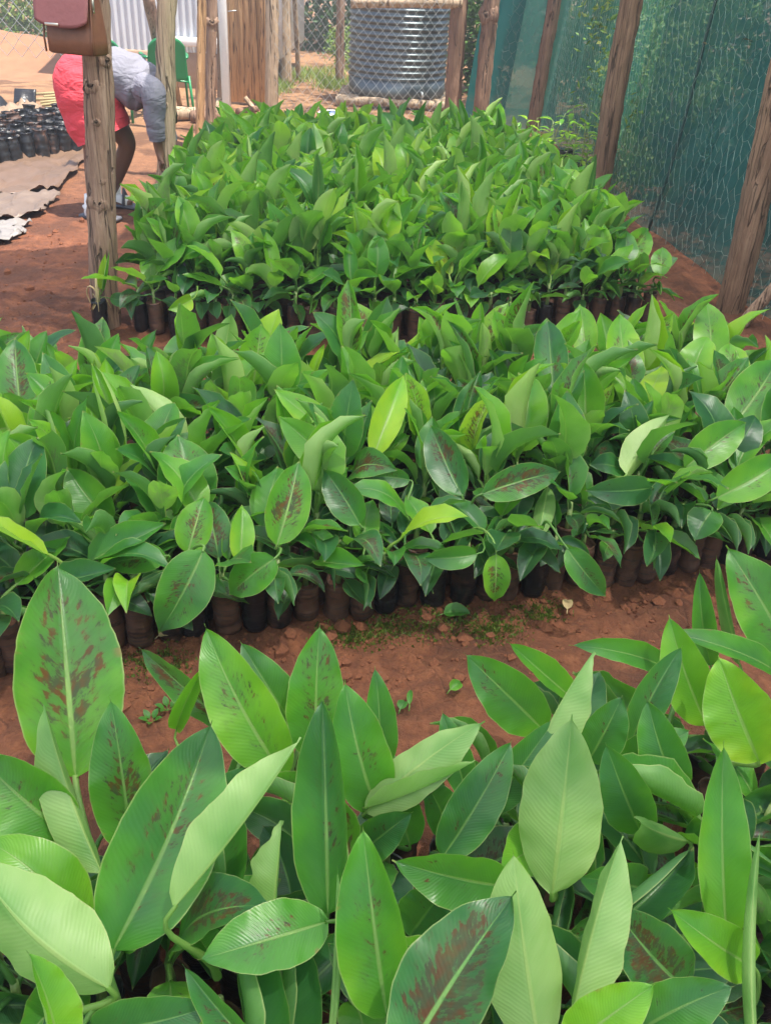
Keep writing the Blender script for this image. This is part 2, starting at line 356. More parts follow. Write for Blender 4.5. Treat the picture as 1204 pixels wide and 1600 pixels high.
NETB = [gp(703, 196), gp(748, 196), gp(832, 206), gp(942, 322), gp(1152, 486), Vector((1.95, 2.9, 0)), Vector((2.25, 1.2, 0)), Vector((2.5, -1.2, 0))]
for q in NETB: q.x += .10
NETB[0].y += .1
acc = [0]
for i in range(len(NETB)-1): acc.append(acc[-1]+(NETB[i+1]-NETB[i]).length)
def along(s):
    i = 0
    while i < len(NETB)-2 and s > acc[i+1]: i += 1
    f = (s-acc[i])/(acc[i+1]-acc[i]); return NETB[i].lerp(NETB[i+1], f)
LEAN = .10
def netpt(s, z, amp=.03, off=0.0):
    p = along(s); q = Vector((s*1.1, z*.5, 0))
    return Vector((p.x+LEAN*z+off+amp*(noise.noise(q)+.5*noise.noise(q*2.7)), p.y, z))
zn = [0.0, .015]
def netpanel(name, s0, s1, mat, label, off=.0, amp=.03):
    m = MB(); nu = max(6, int((s1-s0)/.09))
    m.grid(lambda u, v: netpt(s0+(s1-s0)*u, -.01+2.42*v, amp*(1-abs(2*v-1)**4)+.004, off), nu, 20)
    tag(m.build(name, mat), label, 'shade net')
netpanel('shade_net', acc[0]+.02, acc[1]+.12, M['net_dense'], "dark opaque teal net strip beside the water tank corner")
netpanel('shade_net', acc[1]+.05, acc[2]-.02, M['net_pale'], "pale teal shade net panel with a dark fold between two thin posts", .02, .05)
netpanel('shade_net', acc[2]-.02, acc[3]+.02, M['net'], "green shade net panel with sunlit yellow-green growth showing through")
netpanel('shade_net', acc[3]+.02, acc[7], M['net_dark'], "dark green shade net panel in front of the dry leafy bush", .0)
# seam cord of the net
sc0 = acc[3]+.32*(acc[4]-acc[3]); pts = [netpt(sc0+.02*math.sin(z*3), z, .03, -.035) for z in [i*.1 for i in range(25)]]
mb = MB(); mb.tube(pts, .009, 6); tag(mb.build('seam_cord', simple('dark_cord', (.012, .05, .045))), "dark green cord running down the net between the two right posts", 'cord')

def wire_mesh(fn, W, Hh, cw, ch, r, diamond=False, jit=.12, seg=3):
    """hexagonal (chicken wire) or diamond mesh, every strand a thin tube"""
    m = MB(); nx = int(W/cw); ny = int(Hh/ch); pts = {}
    def pt(u, v):
        k = (round(u, 4), round(v, 4))
        if k not in pts: pts[k] = fn(u+rnd.uniform(-jit, jit)*cw*.5, v+rnd.uniform(-jit, jit)*ch*.5)
        return pts[k]
    def strand(a, b): m.tube([pt(*a), pt(*b)], r, seg, False)
    for j in range(ny):
        for i in range(nx):
            u = i*cw+(cw/2 if j % 2 else 0); v = j*ch
            if diamond:
                strand((u, v), (u+cw/2, v+ch)); strand((u, v), (u-cw/2, v+ch))
            else:
                strand((u, v), (u, v+ch*.55)); strand((u, v+ch*.55), (u+cw/2, v+ch)); strand((u, v+ch*.55), (u-cw/2, v+ch))
    return m
# chicken wire in front of the net wall
mb = wire_mesh(lambda u, v: netpt(acc[1]+.05+u, .02+v, .02, -.045), acc[5]-acc[1], 1.75, .075, .075, .0009, jit=.45)
tag(mb.build('chicken_wire', simple('dull_wire', (.26, .35, .32), .55, .6, 3, 0, .0), smooth=False), "hexagonal chicken wire stretched along the green net wall", 'wire mesh')
# diamond mesh in front of the tank
wl = at(438, 190, 9.15); wr = at(700, 190, 9.15)
mb = wire_mesh(lambda u, v: Vector((wl.x+u, 9.15-.05*math.sin(u*2), .02+v)), wr.x-wl.x, 1.9, .085, .05, .0014, True)
tag(mb.build('wire_fence', M['wire'], smooth=False), "slack diamond wire mesh in front of the water tank", 'wire mesh')
w0 = at(-60, 60, 8.2); w1 = at(182, 60, 8.2)
mb = wire_mesh(lambda u, v: Vector((w0.x+u, 8.2, .55+v)), w1.x-w0.x, 1.5, .12, .065, .0026, True)
tag(mb.build('wire_fence', M['wire'], smooth=False), "slack diamond wire mesh hanging before the earth mound", 'wire mesh')
a_ = at(548, 4, 9.3); b_ = at(722, 4, 9.3)
log('rail', a_, b_, .045, .05, M['wood_pale'], "horizontal log rail tied above the water tank", 'rail', 12, n=14)
# roof: pale shade cloth on beams, unseen, its outline shaped for the light
def roofpt(u, v):
    y = -1.6+8.0*v; k = min(1, max(0, (y-3.7)/.9)); k = k*k*(3-2*k)
    xl_ = -2.7*(1-k)+(-.98-.10*(y-5))*k; xr_ = 2.35-.04*y
    return Vector((xl_+(xr_-xl_)*u, y, 2.47-.05*math.sin(u*math.pi*3)**2-.04*math.sin(v*math.pi*4)**2))
mb = MB(); mb.grid(roofpt, 24, 40)
tag(mb.build('shade_roof_net', M['roof_net']), "pale shade cloth roof stretched above the seedling beds", 'roof net')
for i, y in enumerate((.6, 3.6, 6.3, 8.2)):
    log('roof_beam', (-1.75-.035*i, y, 2.40), (2.2-.06*i, y, 2.40), .04, .04, M['wood_grey'], ["roof beam over the camera", "roof beam over the gap between the beds", "roof beam over the far bed", "roof beam at the tank end"][i], 'beam', 20+i)

# ------------------------------------------------------------------ shed, door, tank, mound
ys_ = 11.3
xl, xr = at(150, 110, ys_).x, at(432, 118, ys_).x
def corrug(x0, x1, z0, z1, y, pitch=.076, amp=.022):
    m = MB(); n = int((x1-x0)/pitch*8)
    for (za, zb) in ((z0, z1),):
        for side in (0, .002):
            m.grid(lambda u, v: Vector((x0+(x1-x0)*u, y+side+amp*math.sin(2*math.pi*(x1-x0)*u/pitch), za+(zb-za)*v)), n, 3)
    return m
sh = thing('tin_shed', "corrugated zinc shed wall behind the green plastic chairs", 'shed', (0, 0, 0))
corrug(xl, xr, .36, 2.6, ys_).build('wall', M['tin'], sh)
mb = MB(); mb.box(((xl+xr)/2, ys_+.03, .17), (xr-xl, .14, .38)); mb.build('plinth', simple('mud_plinth', (.36, .24, .16), .9, .3, 9, .6), sh)
mb = MB(); mb.box(((xl+xr)/2, ys_+1.6, 2.65), (xr-xl+.3, 3.4, .05), Matrix.Rotation(R(4), 3, 'X')); mb.build('roof', M['tin'], sh)
mb = MB(); mb.box((xl+.03, ys_+1.6, 1.45), (.05, 3.0, 2.3)); mb.build('side_wall', M['tin'], sh)
mb = MB(); mb.box((xr-.03, ys_+1.6, 1.45), (.05, 3.0, 2.3)); mb.build('side_wall', M['tin'], sh)
mb = MB(); q0 = at(262, 62, ys_-.06); q1 = at(355, 70, ys_-.06); mb.box((q0+q1)/2, (q1.x-q0.x, .07, .09)); mb.build('rail', M['white_paint'], sh)
# plank door with a white post
yd = 10.2
dl = at(361, 163, yd); dr = at(418, 165, yd)
dg = thing('plank_door', "tall door of vertical orange-brown boards, half in sun", 'door', ((dl.x+dr.x)/2, yd, 0))
nb = 5; bw = (dr.x-dl.x)/nb
for i in range(nb):
    mb = MB(); mb.box((0, 0, 0), (bw*.965, .025+.004*(i % 2), 2.3), bev=.06); o = mb.build('board', M['plank'], dg, loc=(-(nb-1)*bw/2+i*bw, .004*(i % 3), 1.17))
mb = MB(); mb.box((0, .04, .5), (bw*nb, .03, .09)); mb.box((0, .04, 1.9), (bw*nb, .03, .09)); mb.build('ledge', M['plank'], dg)
mb = MB(); mb.tube([(-bw*2.3, -.03, .85), (-bw*1.2, -.035, .86)], .006, 6); mb.build('bolt', M['wire'], dg)
pb = gp(355, 182); pt_ = at(355, 0, pb.y)
mb = MB(); mb.box((0, 0, 1.2), (.075, .06, 2.4)); tag(mb.build('white_post', M['white_paint'], loc=pb), "slim white painted post left of the plank door", 'post')
post((347, 178), (347, 0), .045, .045, M['wood_grey'], "thin grey pole in shadow just left of the slim white post", 14)
def lean(name, a, b, r, mat, label, seed, flat=1.0): return log(name, a, b, r, r*.9, mat, label, 'pole', seed, flat=flat, n=18)
lean('leaning_pole', gp(248, 188)+Vector((0, .5, 0)), at(231, -10, 9.0), .055, M['wood_grey'], "dark barked pole leaning in front of the tin shed", 31)
lean('leaning_plank', gp(256, 185)+Vector((0, .7, 0)), at(247, -10, 9.3), .06, M['plank'], "orange-brown plank leaning beside the dark barked pole", 32, .35)
lean('fence_pole', gp(446, 132), at(445, -20, gp(446, 132).y), .075, M['wood_pale'], "pale pole of the far fence by the sunlit clearing", 33)
lean('fence_pole', gp(456, 128)+Vector((.05, .3, 0)), at(459, -20, gp(456, 128).y), .03, M['wood_pale'], "very thin stick standing beside the pale far fence pole", 34)
lean('fence_pole', gp(531, 128), at(533, -20, gp(531, 128).y), .055, M['wood_grey'], "grey pole just left of the water tank", 35)
# water tank on a log stand
tl, tr_ = at(536, 80, 10.4), at(688, 80, 10.4); tc = Vector(((tl.x+tr_.x)/2+.06, 10.4+.5, 0)); tz = at(610, 152, 10.5).z; rad = (tr_.x-tl.x)/2*1.05
tk = thing('water_tank', "corrugated galvanised round water tank on a log stand", 'water tank', (tc.x, tc.y, tz))
prof = [(rad*.99, 0), (rad, .03), (rad, .17)]
z = .17
while z < 1.02:
    for k in range(6): prof.append((rad+.011*math.sin(2*math.pi*k/6), z+.058*k/6))
    z += .058
prof += [(rad, z), (rad*.985, z+.16), (rad*.6, z+.24), (.18, z+.30), (.17, z+.34)]
mb = MB(); mb.lathe(prof, 48); mb.build('body', M['tank'], tk)
mb = MB(); mb.lathe([(.19, z+.33), (.2, z+.34), (.2, z+.40), (.05, z+.42)], 20); mb.build('lid', M['tank'], tk)
mb = MB(); mb.tube([(rad*.5, -rad*.86, .07), (rad*.53, -rad*.86-.07, .07), (rad*.54, -rad*.86-.08, .03)], .014, 8); mb.build('tap', M['wire'], tk)
st = thing('tank_stand', "low stand of round logs under the water tank", 'stand', (tc.x, tc.y, 0))
for i in range(6):
    f = -1+2*i/5
    mb = MB(); mb.tube([(-rad*1.2, 0, 0), (0, .02, .01), (rad*1.2, 0, 0)], [.045, .05, .042], 9, jit=knotty(i)); mb.build('log', M['wood_pale'], st, loc=(0, f*rad*.95, tz-.05))
for sx in (-1, 1):
    for sy in (-1, 1):
        mb = MB(); mb.tube([(0, 0, -.1), (.01, 0, tz-.19)], [.07, .06], 9, jit=knotty(sx+3*sy)); mb.build('leg', M['wood_grey'], st, loc=(sx*rad*.8, sy*rad*.75, 0))
    mb = MB(); mb.tube([(0, -rad*1.15, 0), (0, rad*1.15, 0)], .05, 9, jit=knotty(sx+9)); mb.build('bearer', M['wood_grey'], st, loc=(sx*rad*.8, 0, tz-.145))
# earth mound far left
mc = at(20, 95, 13.5)
mb = MB()
def mound(u, v):
    x = (u-.5)*7; y = (v-.5)*3.4; d = math.exp(-((x/2.1)**2+(y/.95)**2))
    return Vector((mc.x-.4+x, 12.7+y, -.03+.45*d*(1+.10*noise.noise(Vector((x*2, y*2, 0)))+.05*noise.noise(Vector((x*6, y*6, 3))))))
mb.grid(mound, 60, 30); tag(mb.build('earth_mound', M['dirt']), "bank of dug orange earth behind the wire mesh", 'mound')

# ------------------------------------------------------------------ background vegetation
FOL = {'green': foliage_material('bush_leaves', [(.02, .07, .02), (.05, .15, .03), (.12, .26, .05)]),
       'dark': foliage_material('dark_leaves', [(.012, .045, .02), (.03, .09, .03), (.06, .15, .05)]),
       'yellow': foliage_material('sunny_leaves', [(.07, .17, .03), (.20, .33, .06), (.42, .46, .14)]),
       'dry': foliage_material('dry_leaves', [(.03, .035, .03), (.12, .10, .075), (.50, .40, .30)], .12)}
def shrub(name, c, rx, ry, h, n, size, kind, label, cat='bush', trunk=True, seed=0, zmin=.0, tr=.04):
    r = random.Random(seed+5); root = thing(name, label, cat, c)
    m = MB(); cl = [(Vector((r.uniform(-1, 1)*rx, r.uniform(-1, 1)*ry, zmin+(h-zmin)*r.random()**.8)), r.uniform(.25, .5)*min(rx, h)) for _ in range(34)]
    for i in range(n):
        cc, cr = r.choice(cl); d = Vector((r.gauss(0, 1), r.gauss(0, 1), r.gauss(0, 1)))*cr*.55; p = cc+d
        if p.z < .01: p.z = r.uniform(.01, .25)
        L = size*r.uniform(.6, 1.4); t = Vector((r.gauss(0, 1), r.gauss(0, 1), r.gauss(-.3, .7))).normalized(); s_ = t.cross(Vector((r.gauss(0, 1), r.gauss(0, 1), r.gauss(0, 1)))).normalized()*L*.22; nn = s_.cross(t).normalized()*L*.06
        u = min(1, max(0, r.gauss(.45, .25)))
        m.add([p, p+t*L*.45+s_+nn, p+t*L, p+t*L*.45-s_+nn, p+t*L*.5], [(0, 4, 1), (1, 4, 2), (0, 3, 4), (3, 2, 4)], [(u, .5)]*5)
    m.build('crown', FOL[kind], root, smooth=False)
    if trunk:
        m = MB(); m.tube(spline([(0, 0, -.05), (.03, .02, h*.35), (-.04, 0, h*.8)], 8), lerpl([tr, tr*.7, tr*.3], 8), 8, jit=knotty(seed))
        for k in range(6):
            q = cl[k][0]; m.tube(spline([(0, 0, h*.12*(k % 3+1)), q*.5+Vector((0, 0, h*.1)), q], 6), lerpl([tr*.5, tr*.15], 6), 5)
        m.build('trunk', M['bark'], root)
    return root
# beyond the net wall
shrub('leafy_bush', (2.95, 5.3, 0), .8, 1.0, 2.1, 11000, .055, 'dry', "dry grey-brown leaved bush seen through the dark net", seed=1)
shrub('leafy_bush', (2.62, 4.2, 0), .55, .7, 1.1, 6000, .055, 'dark', "low dark bush behind the net at the nearest post", seed=2)
shrub('leafy_bush', (2.45, 6.2, 0), .5, .6, 1.0, 6000, .05, 'dark', "low dark bush behind the net by the ridged post", seed=3)
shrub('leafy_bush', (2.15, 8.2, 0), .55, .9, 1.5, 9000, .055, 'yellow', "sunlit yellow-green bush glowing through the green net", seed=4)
shrub('leafy_bush', (2.9, 10.2, 0), .9, .9, 2.0, 3600, 0.096, 'green', "green bush standing far behind the pale net panel", seed=5)
shrub('leafy_bush', (3.6, 6.8, 0), .9, 1.3, 2.4, 7000, .08, 'green', "tall green bush further behind the net wall", seed=6)
shrub('leafy_bush', (3.4, 3.4, 0), .9, 1.3, 2.3, 9000, .07, 'dark', "dense dark bush outside the net at the right edge", seed=7)
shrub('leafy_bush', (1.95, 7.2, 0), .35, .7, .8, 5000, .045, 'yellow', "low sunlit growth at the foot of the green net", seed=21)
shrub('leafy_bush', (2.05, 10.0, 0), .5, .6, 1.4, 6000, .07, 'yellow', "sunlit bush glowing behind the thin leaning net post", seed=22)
shrub('leafy_bush', (3.0, 12.2, 0), .8, .5, 1.6, 5000, .09, 'green', "green bush far behind the thin leaning net post", seed=23)
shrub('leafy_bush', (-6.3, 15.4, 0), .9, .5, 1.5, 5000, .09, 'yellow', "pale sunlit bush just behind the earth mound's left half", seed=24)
shrub('leafy_bush', (-4.5, 15.6, 0), .9, .5, 1.4, 5000, .09, 'green', "green bush just behind the earth mound's right half", seed=25)
# behind the tank and clearing
shrub('leafy_tree', (1.05, 12.4, 0), .5, .5, 2.6, 3600, 0.096, 'green', "green tree behind the right side of the water tank", 'tree', seed=8)
shrub('leafy_tree', (-.5, 17.0, 0), 1.6, 1.0, 3.4, 9120, 0.128, 'dark', "dark dense tree beyond the sunlit clearing", 'tree', seed=9, tr=.09)
shrub('leafy_tree', (-2.2, 19.5, 0), 1.9, 1.2, 3.6, 7200, 0.136, 'dark', "dark tree behind the tin shed corner", 'tree', seed=10, tr=.09)
shrub('leafy_bush', (-.75, 14.2, 0), .35, .3, .45, 1200, 0.056, 'yellow', "small sunlit bush at the edge of the clearing", seed=11)
shrub('leafy_tree', (1.9, 16.5, 0), 1.6, 1.0, 3.4, 7200, 0.128, 'dark', "dark tree far behind the water tank", 'tree', seed=12, tr=.09)
shrub('leafy_tree', (-6.6, 18.5, 0), 1.8, 1.0, 3.4, 7680, 0.12, 'green', "green tree behind the left end of the earth mound", 'tree', seed=13, tr=.09)
shrub('leafy_tree', (-4.4, 19.0, 0), 1.5, 1.0, 3.2, 6240, 0.12, 'yellow', "pale sunlit tree behind the right end of the earth mound", 'tree', seed=14, tr=.08)
shrub('leafy_tree', (1.55, 10.7, 0), 1.7, 1.2, 4.6, 5200, .10, 'dark', "tall dark tree with an unseen crown added to shade the water tank", 'tree', seed=16, zmin=2.7, tr=.07)  # crown out of view, added to shade the tank
shrub('leafy_tree', (4.6, 7.6, 0), 1.3, 1.9, 4.4, 5200, .10, 'dark', "tall unseen dark tree added for shade well outside the net wall", 'tree', seed=17, zmin=2.6, tr=.07)  # unseen tree, added to cast shade outside the net
shrub('leafy_tree', (-10.5, 20, 0), 2.4, 1.2, 4.0, 6000, 0.16, 'green', "big green tree far off to the left", 'tree', seed=15, tr=.1)

# ------------------------------------------------------------------ banana seedlings
def prof_(v, tail):
    x = v/(1-tail)
    if x >= 1: return .014*(1-(v-(1-tail))/tail)+.002
    return max(.016, (max(x, 0)**.60)*((1-x)**.80)/.3835)
def leaf_geo(mb, P0, P1, n, W, bulge=.10, fold=.30, cl=.0, cr=.0, nu=8, nv=12, und=.018, ph=0.0, twist=0.0, tail=.035, sbend=0.0, skew=0.0):
    P0 = Vector(P0); P1 = Vector(P1); d = P1-P0; L = d.length; t0 = d/L
    n = Vector(n); n = (n-t0*n.dot(t0)).normalized(); s = t0.cross(n); vs = []; uvs = []
    for j in range(nv+1):
        v = j/nv
        c = P0+d*v+n*(bulge*L*4*v*(1-v))+s*(sbend*L*4*v*(1-v))
        t = (d+n*(bulge*L*4*(1-2*v))).normalized(); nn = s.cross(t); ss = s
        if twist:
            q = Matrix.Rotation(twist*v, 3, t); ss = q @ s; nn = q @ nn
        hw = W/2*prof_(v, tail)
        for i in range(nu+1):
            u = -1+2*i/nu; a = abs(u); sg = -1 if u < 0 else 1; k = (cl if u < 0 else cr)*(.75+.5*math.sin(v*2.3+.4))
            if abs(k) < .01: x, z = a*math.cos(fold), a*math.sin(fold)
            else: x, z = (math.sin(fold+k*a)-math.sin(fold))/k, (math.cos(fold)-math.cos(fold+k*a))/k
            hh = hw*(1+skew*sg+(.035*noise.noise(Vector((v*9, sg*3+ph, W*50)))+.018*noise.noise(Vector((v*31, sg*5+ph, 2))))*a)
            p = c+ss*(sg*x*hh)+nn*(z*hh+und*W*a*a*(math.sin(v*17+ph+sg*1.1)+.5*math.sin(v*37+ph*2))-(.010*W if a < .07 else 0))
            vs.append(p); uvs.append(((u+1)/2, v))
    w_ = nu+1
    mb.add(vs, [(j*w_+i, j*w_+i+1, (j+1)*w_+i+1, (j+1)*w_+i) for j in range(nv) for i in range(nu)], uvs)
    return (d+n*(bulge*L*4)).normalized()
def petiole(mb, A, P0, t, r0, r1, seg=5, k=5):
    A = Vector(A); P0 = Vector(P0); D = (P0-A).length; a = A+Vector((0, 0, D*.45)); b = P0-t*D*.35; pts = []
    for i in range(k+1):
        x = i/k; pts.append(A*(1-x)**3+a*3*x*(1-x)**2+b*3*x*x*(1-x)+P0*x**3)
    pts[-1] = P0+t*.004
    mb.tube(pts, lerpl([r0, r1], k), seg, False, uv=(.5, .35))
def dirv(az, el): return Vector((math.cos(az)*math.cos(el), math.sin(az)*math.cos(el), math.sin(el)))

BAGH = .135
def bag_mesh(seed, mat):
    r = random.Random(seed)
    def j(i, k, a, z): return 1+.13*noise.noise(Vector((math.cos(a)*1.2, math.sin(a)*1.2, z*22+seed*5)))+(.16*noise.noise(Vector((math.cos(a)*2, math.sin(a)*2, seed))) if z > .125 else 0)+.07*noise.noise(Vector((math.cos(a)*3, math.sin(a)*3, z*110+seed)))
    pr = [(.018, .001), (.027, .003), (.0305, .012)]+[(.0315+.0012*math.sin(q*2.1+seed), .012+q*.0115) for q in range(1, 10)]+[(.031, .126), (.0295, .133), (.031, .142), (.0285, .138), (.027, .124)]
    m = MB(); m.lathe(pr, 16, jit=j); return m.mesh('grow_bag', mat)
def potsoil_mesh(seed):
    m = MB(); m.lathe([(.0275, .118), (.022, .124), (.010, .129), (.002, .130)], 12, jit=lambda i, k, a, z: 1+.06*noise.noise(Vector((k, i, seed)))); return m.mesh('soil', M['pot_soil'])
BAGS_D = [bag_mesh(i, M['bag_dusty']) for i in range(5)]; BAGS_B = [bag_mesh(i+9, M['bag_black']) for i in range(4)]; SOILS = [potsoil_mesh(1), potsoil_mesh(2)]

class Arch:
    """one plant's meshes in its own frame: stem plus leaves"""
    def __init__(s, seed, size, nl, hi=1.0, nu=8, nv=12, spear=.5, upright=1.0, low=4):
        r = random.Random(seed); s.leaves = []
        top = BAGH+r.uniform(.05, .085)*hi*(.7+.3*size/.2)
        s.top = top; s.r = .0065+.012*size*.3
        m = MB(); m.tube([(0, 0, BAGH-.03), (.001, 0, BAGH+.02), (.002*r.uniform(-1, 1), 0, top)], [s.r*1.25, s.r*1.05, s.r*.8], 7, uv=(.5, .3)); s.stem = m.mesh('stem', M['stem'])
        az = r.uniform(0, 6.3)
        for k in range(nl):
            f = k/(nl-1); az += 2.4+r.uniform(-.5, .5)
            L = size*(.60+.50*f)*r.uniform(.72, 1.22); W = L*r.uniform(.46, .60)
            el = R((low+(64-low)*f**1.2*upright)+r.uniform(-14, 16)); lp = (.035+.035*f)*r.uniform(.7, 1.3)*(.6+2*size)
            A = Vector((0, 0, BAGH+.015+(top-BAGH-.02)*f)); pe = min(R(82), el+R(24))
            P0 = A+dirv(az, pe)*lp; d = dirv(az+r.uniform(-.25, .25), el)
            P1 = P0+d*L-Vector((0, 0, L*r.uniform(0, .18)*(1-f)))
            n = Vector((-math.cos(az)*math.sin(el), -math.sin(az)*math.sin(el), math.cos(el)+.05))+Vector((r.uniform(-.4, .4), r.uniform(-.4, .4), 0))*.8
            c1 = r.choice((0, .15, .3, .6, 1.1, 1.7)); m = MB()
            t = leaf_geo(m, P0, P1, n, W, r.uniform(.0, .24), r.choice((r.uniform(.05, .3), r.uniform(.05, .3), r.uniform(.3, .85))), c1*r.uniform(.3, 1.2), c1*r.uniform(.3, 1.2), nu, nv, .03, r.uniform(0, 6), r.uniform(-.9, .9), sbend=r.uniform(-.07, .07))
            petiole(m, A, P0, t, s.r*.75, W*.030+.0008)
            s.leaves.append((m.mesh('leaf', M['leaf']), f, False, m))
        if r.random() < spear:                       # the newest leaf, still rolled
            L = size*r.uniform(.7, 1.0); az += 2; d = dirv(az, R(r.uniform(72, 88))); m = MB(); P0 = Vector((0, 0, top))
            t = leaf_geo(m, P0, P0+d*L, dirv(az+3.14, .2), L*.30, .02, .5, 3.2, 3.6, nu, nv, 0, 0, r.uniform(-.4, .4))
            s.leaves.append((m.mesh('leaf', M['leaf']), 1.0, True, m))
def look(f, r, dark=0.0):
    tone = min(1, max(.02, .08+.55*f+r.gauss(0, .23)-dark))  # low leaves darker: older leaves, plus under-canopy shade put into the tone
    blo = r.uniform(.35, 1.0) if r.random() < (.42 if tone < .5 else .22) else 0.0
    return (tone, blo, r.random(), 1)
counter = {'n': 0}
from mathutils.bvhtree import BVHTree
taken = []
def leaf_tree(vs, fs, Mx=None): return BVHTree.FromPolygons([Mx @ Vector(v) for v in vs] if Mx else [Vector(v) for v in vs], fs)
ZMAX = [9.0]
def settle(o, lm, Mroot, r, reach):
    """turn the leaf round its stem until it pierces no other leaf; False if it can only pierce one of the large leaves"""
    ok = None
    if max((Mroot @ Vector(v)).z for v in lm.v) > ZMAX[0]: return False
    for a in (0, .35, -.35, .75, -.75, 1.2, -1.2, 1.9, -1.9, 2.6):
        Mx = Mroot @ Matrix.Rotation(a, 4, 'Z'); t = leaf_tree(lm.v, lm.f, Mx); c = Mx @ Vector(lm.v[len(lm.v)//2]); big = small = 0
        for (c2, t2, h) in taken:
            if abs(c2.x-c.x) < reach and abs(c2.y-c.y) < reach and t.overlap(t2):
                if h: big = 1; break
                small += 1
        if big: continue
        if ok is None or small < ok[0]: ok = (small, a, c, t)
        if small == 0: break
    if ok is None: return False
    o.rotation_euler.z = ok[1]; taken.append((ok[2], ok[3], False)); return True
def plant(arch, x, y, rz, sc, label, group, r, dusty=.7, keep=None, dark=0.0, soil=False, bright=0.0, name='banana_seedling', tilt=.06):
    """a seedling in its bag: a copy of the archetype's parts under its own Empty"""
    root = thing(name, label, 'seedling', (x, y, hgt(x, y)-.004), group, rz)
    root.rotation_euler = (r.uniform(-tilt, tilt), r.uniform(-tilt, tilt), rz); root.scale = (sc, sc, sc)
    def part(nm, me):
        o = bpy.data.objects.new(nm, me); C.objects.link(o); o.parent = root; return o
    b = part('grow_bag', r.choice(BAGS_D) if r.random() < dusty else r.choice(BAGS_B)); b.rotation_euler.z = r.uniform(0, 6); b.scale = (1/sc, 1/sc, r.uniform(.9, 1.08))
    if soil:
        o = bpy.data.objects.new('soil', r.choice(SOILS)); C.objects.link(o); o.parent = b
    part('stem', arch.stem)
    for k, (me, f, sp, lm) in enumerate(arch.leaves):
        if keep is not None and k >= keep: break
        o = part('leaf', me)
        if not settle(o, lm, root.matrix_basis, r, .34 if name == 'near' else .24): bpy.data.objects.remove(o); continue
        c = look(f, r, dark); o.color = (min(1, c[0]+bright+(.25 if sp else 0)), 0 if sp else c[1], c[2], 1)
    return root
ARM = [Arch(100+i, r_, n_, hi_, 8, 11, .5, up) for i, (r_, n_, hi_, up) in enumerate([(.16, 9, 1.0, 1.1), (.18, 8, 1.1, 1.15), (.15, 9, 1.0, 1.05), (.19, 8, 1.2, 1.2), (.17, 9, 1.1, 1.1), (.14, 9, .9, .95), (.18, 9, 1.15, 1.15), (.16, 9, 1.0, 1.05), (.175, 8, 1.25, 1.25), (.15, 9, 1.0, 1.0), (.185, 8, 1.1, 1.15), (.16, 9, .95, 1.0), (.175, 9, 1.2, 1.1), (.155, 9, 1.1, 1.2)])]
ARS = [Arch(200+i, .172, 7, .85, 8, 10, .3, .75, -18) for i in range(6)]                 # smaller plants of the outermost row
ARN = [Arch(300+i, r_, 5, 1.1, 10, 16, 0, .5) for i, r_ in enumerate((.20, .22, .21, .24, .19, .23))]

heroes = []
def hero(blk, b, zb, t, zt, wpx, tone, blo=0.0, label=None, under=False, roll=0.0, **k):
    P0, P1 = gp(b[0], b[1], zb), gp(t[0], t[1], zt); mid = (P0+P1)/2
    d = (P1-P0).normalized(); c = (Vector((0, 0, H))-mid); c = (c-d*c.dot(d)).normalized()
    n = Matrix.Rotation(roll, 3, d) @ (c*(-1 if under else 1))
    q = random.Random(int(b[0]*7+b[1]*3)); big = blk == 'near'
    k.setdefault('fold', .15); k['fold'] += q.uniform(0, .14); k.setdefault('cl', q.uniform(0, .55)); k.setdefault('cr', q.uniform(0, .55)); k.setdefault('twist', q.uniform(-.32, .32)); k.setdefault('sbend', q.uniform(-.035, .035))
    heroes.append(dict(blk=blk, P0=P0, P1=P1, n=n, W=wpx/pxm(mid)*k.pop('wx', .98), tone=tone, blo=blo, label=label, k=k))
N = 'near'
hero(N, (118, 1215), .27, (90, 874), .50, 176, .52, .88, "banana plant with the biggest maroon-blotched upright leaf of the front bed", bulge=.04, fold=.12, cl=.25, cr=.2, tone2=.5)
hero(N, (160, 1365), .28, (68, 1100), .44, 100, .62, 0, None, True, .5, fold=.35, cl=.9, cr=.6, bulge=.03)
hero(N, (205, 1330), .25, (172, 1088), .45, 104, .47, .62, "banana plant whose faintly blotched leaf points up between two wide leaves", bulge=.05, fold=.15)
hero(N, (176, 1486), .32, (332, 1124), .47, 172, .36, .50, "banana plant with a wide dark slanting leaf showing a long pale midrib", bulge=.05, fold=.14, cl=.2, cr=.15)
hero(N, (272, 1418), .405, (470, 1152), .53, 125, .66, .0, None, True, .95, fold=.5, cl=.9, cr=.4, bulge=-.05)
hero(N, (445, 1215), .26, (319, 974), .46, 112, .66, .40, "banana plant with a tall light green leaf leaning left over the soil path", bulge=.06, fold=.15, cr=.3)
hero(N, (475, 1160), .26, (374, 1000), .42, 78, .40, .1, None, bulge=.08)
hero(N, (495, 1190), .26, (500, 973), .46, 100, .50, .60, "banana plant with a pointed blotched leaf at the soil path edge", bulge=.06, fold=.12)
hero(N, (275, 1140), .26, (325, 1034), .40, 55, .66, .0, None, fold=.55, cl=.5, cr=.5)
hero(N, (365, 1140), .26, (217, 1011), .32, 54, .34, .95, "banana plant with a narrow bluish blotched leaf stretched over the path", bulge=.07, fold=.2, roll=-.5)
hero(N, (512, 1430), .28, (503, 1084), .50, 128, .33, .22, "banana plant with a tall dark green folded leaf beside a rolled shoot", bulge=.03, fold=.28, cr=1.0, cl=.3)
hero(N, (590, 1270), .27, (538, 1062), .44, 106, .50, .1, None, bulge=.06, fold=.14)
hero(N, (425, 1455), .30, (440, 1282), .42, 95, .66, 0, "banana plant with a small pale crumpled leaf", True, .6, fold=.3, cl=1.5, cr=1.0, und=.06, bulge=-.03)
